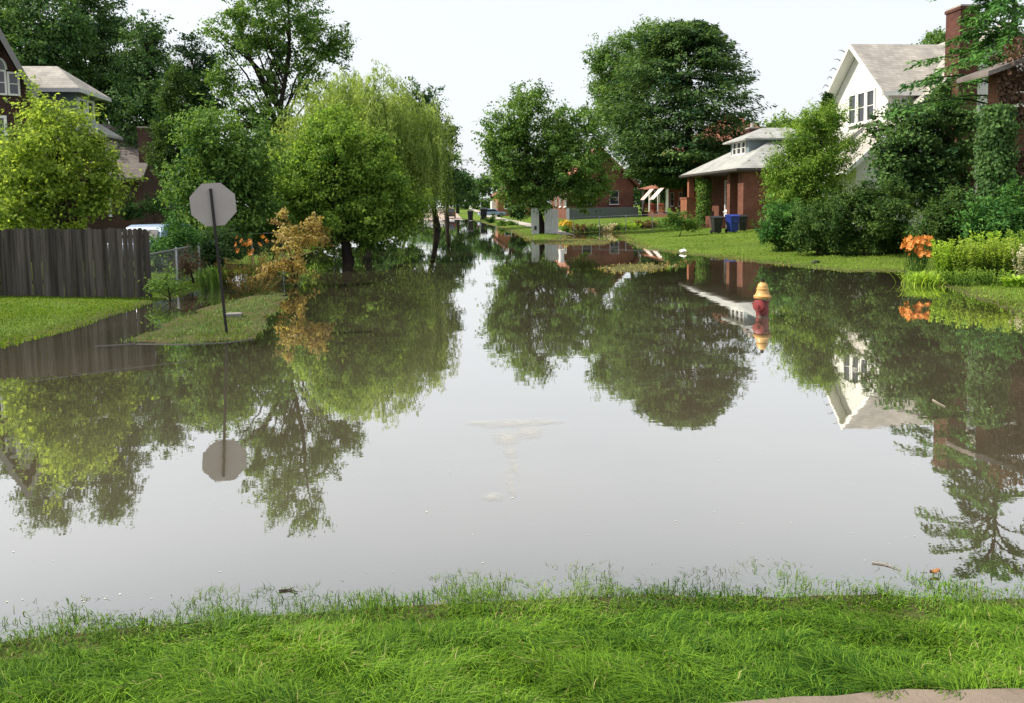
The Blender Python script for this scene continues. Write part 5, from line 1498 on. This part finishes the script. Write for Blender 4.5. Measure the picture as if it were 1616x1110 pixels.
def stick(name, label, px0, py0, px1, py1, r, mat, cat='stick'):
    a, b = G(px0, py0), G(px1, py1); m = a.lerp(b, .5) + Vector((0, .02, .006))
    a.z = b.z = .006
    th = thing(name, a, label, cat)
    MB().tube([a, a.lerp(m, .6), m, b], [r, r * 1.1, r * .9, r * .5], 7).build('shaft', mat, th, True)
    d = (b - a)
    MB().tube([m, m + Vector((d.x * .25, d.y * .3 + .03, .004))], [r * .6, r * .25], 6).build('side_twig', mat, th, True)
M['drift'] = barkmat('driftwood', (.30, .26, .21))
stick('twig', 'bleached twig floating at the grass edge on the right', 1376, 889, 1422, 900, .004, M['drift'], 'twig')
stick('twig', 'pale stick afloat on the dark reflection below the white house', 1472, 632, 1492, 643, .007, M['drift'], 'twig')
stick('twig', 'dark twig floating beside the near bank, right of mid picture', 440, 934, 470, 936, .005, M['bark'], 'twig')
p = G(1475, 908)
lf = thing('fallen_leaf', (p.x, p.y, .005), 'curled orange leaf floating off the near bank', 'leaf')
V = []; Fq = []
for i in range(7):
    f = i / 6; w = .015 * math.sin(math.pi * (f * .9 + .05)); x = (f - .5) * .06
    V += [(x, -w, .006 + .020 * abs(f - .4) + .010), (x, 0, .004 + .016 * abs(f - .4)), (x, w, .006 + .024 * abs(f - .4) + .012)]
for i in range(6):
    for k in (0, 1): Fq.append((3 * i + k, 3 * i + 3 + k, 3 * i + 4 + k, 3 * i + 1 + k))
put('blade', quats('blade', np.array(V), np.array(Fq), plain('orange_leaf', (.34, .15, .05), .7)), lf)
MB().tube([(p.x - .045, p.y, .018), (p.x - .07, p.y + .01, .014)], .0016, 5).build('stalk', M['bark'], lf)
# unidentified white patch on the water, modelled as a pail with a handle
p = G(886, 404)
bk = thing('white_object', (p.x, p.y, -.05), 'white pail-shaped stand-in for an unidentified white patch in the flood before the grey panels', 'white_object')
MB().lathe((p.x, p.y, -.05), [(.10, 0), (.125, .30), (.135, .305), (.135, .32), (.12, .32), (.10, .05)], 20).build('body', M['white'], bk, True)
MB().tube([(p.x + .135 * math.cos(a), p.y - .02, .24 + .10 * math.sin(a)) for a in np.linspace(math.pi, 0, 11)], .004, 5).build('handle', M['metal'], bk)
p = ground_at(1078, 399)
bg_ = thing('plastic_bag', (p.x, p.y, max(p.z, 0)), 'crumpled white plastic bag at the lawn edge before the bungalow', 'bag')
def lumpy(name, c, r, mat, parent, flat=.6, amp=.3, seed=1):
    r_ = np.random.default_rng(seed); mb = MB(); n, m = 14, 9; vs = []; fs = []
    for j in range(m + 1):
        for i in range(n):
            t_, u_ = 2 * math.pi * i / n, math.pi * j / m
            k = 1 + amp * r_.uniform(-1, 1) * math.sin(u_)
            vs.append((c[0] + r * k * math.sin(u_) * math.cos(t_), c[1] + r * k * math.sin(u_) * math.sin(t_), c[2] + r * flat * k * math.cos(u_)))
    for j in range(m):
        for i in range(n): fs.append((j * n + i, (j + 1) * n + i, (j + 1) * n + (i + 1) % n, j * n + (i + 1) % n))
    return mb.add(vs, fs).build(name, mat, parent, True)
lumpy('film', (p.x, p.y, max(p.z, 0) + .05), .15, M['white'], bg_, .6, .35, 3)
MB().tube([(p.x, p.y, max(p.z, 0) + .12), (p.x + .05, p.y, max(p.z, 0) + .2), (p.x + .1, p.y, max(p.z, 0) + .13)], .012, 6).build('handle', M['white'], bg_)
p = ground_at(1287, 416)
tag(lumpy('stone', (p.x, p.y, p.z + .03), .13, M['dark_concrete'], None, .5, .2, 5), 'small dark stone lying on the lawn before the junipers', 'stone')
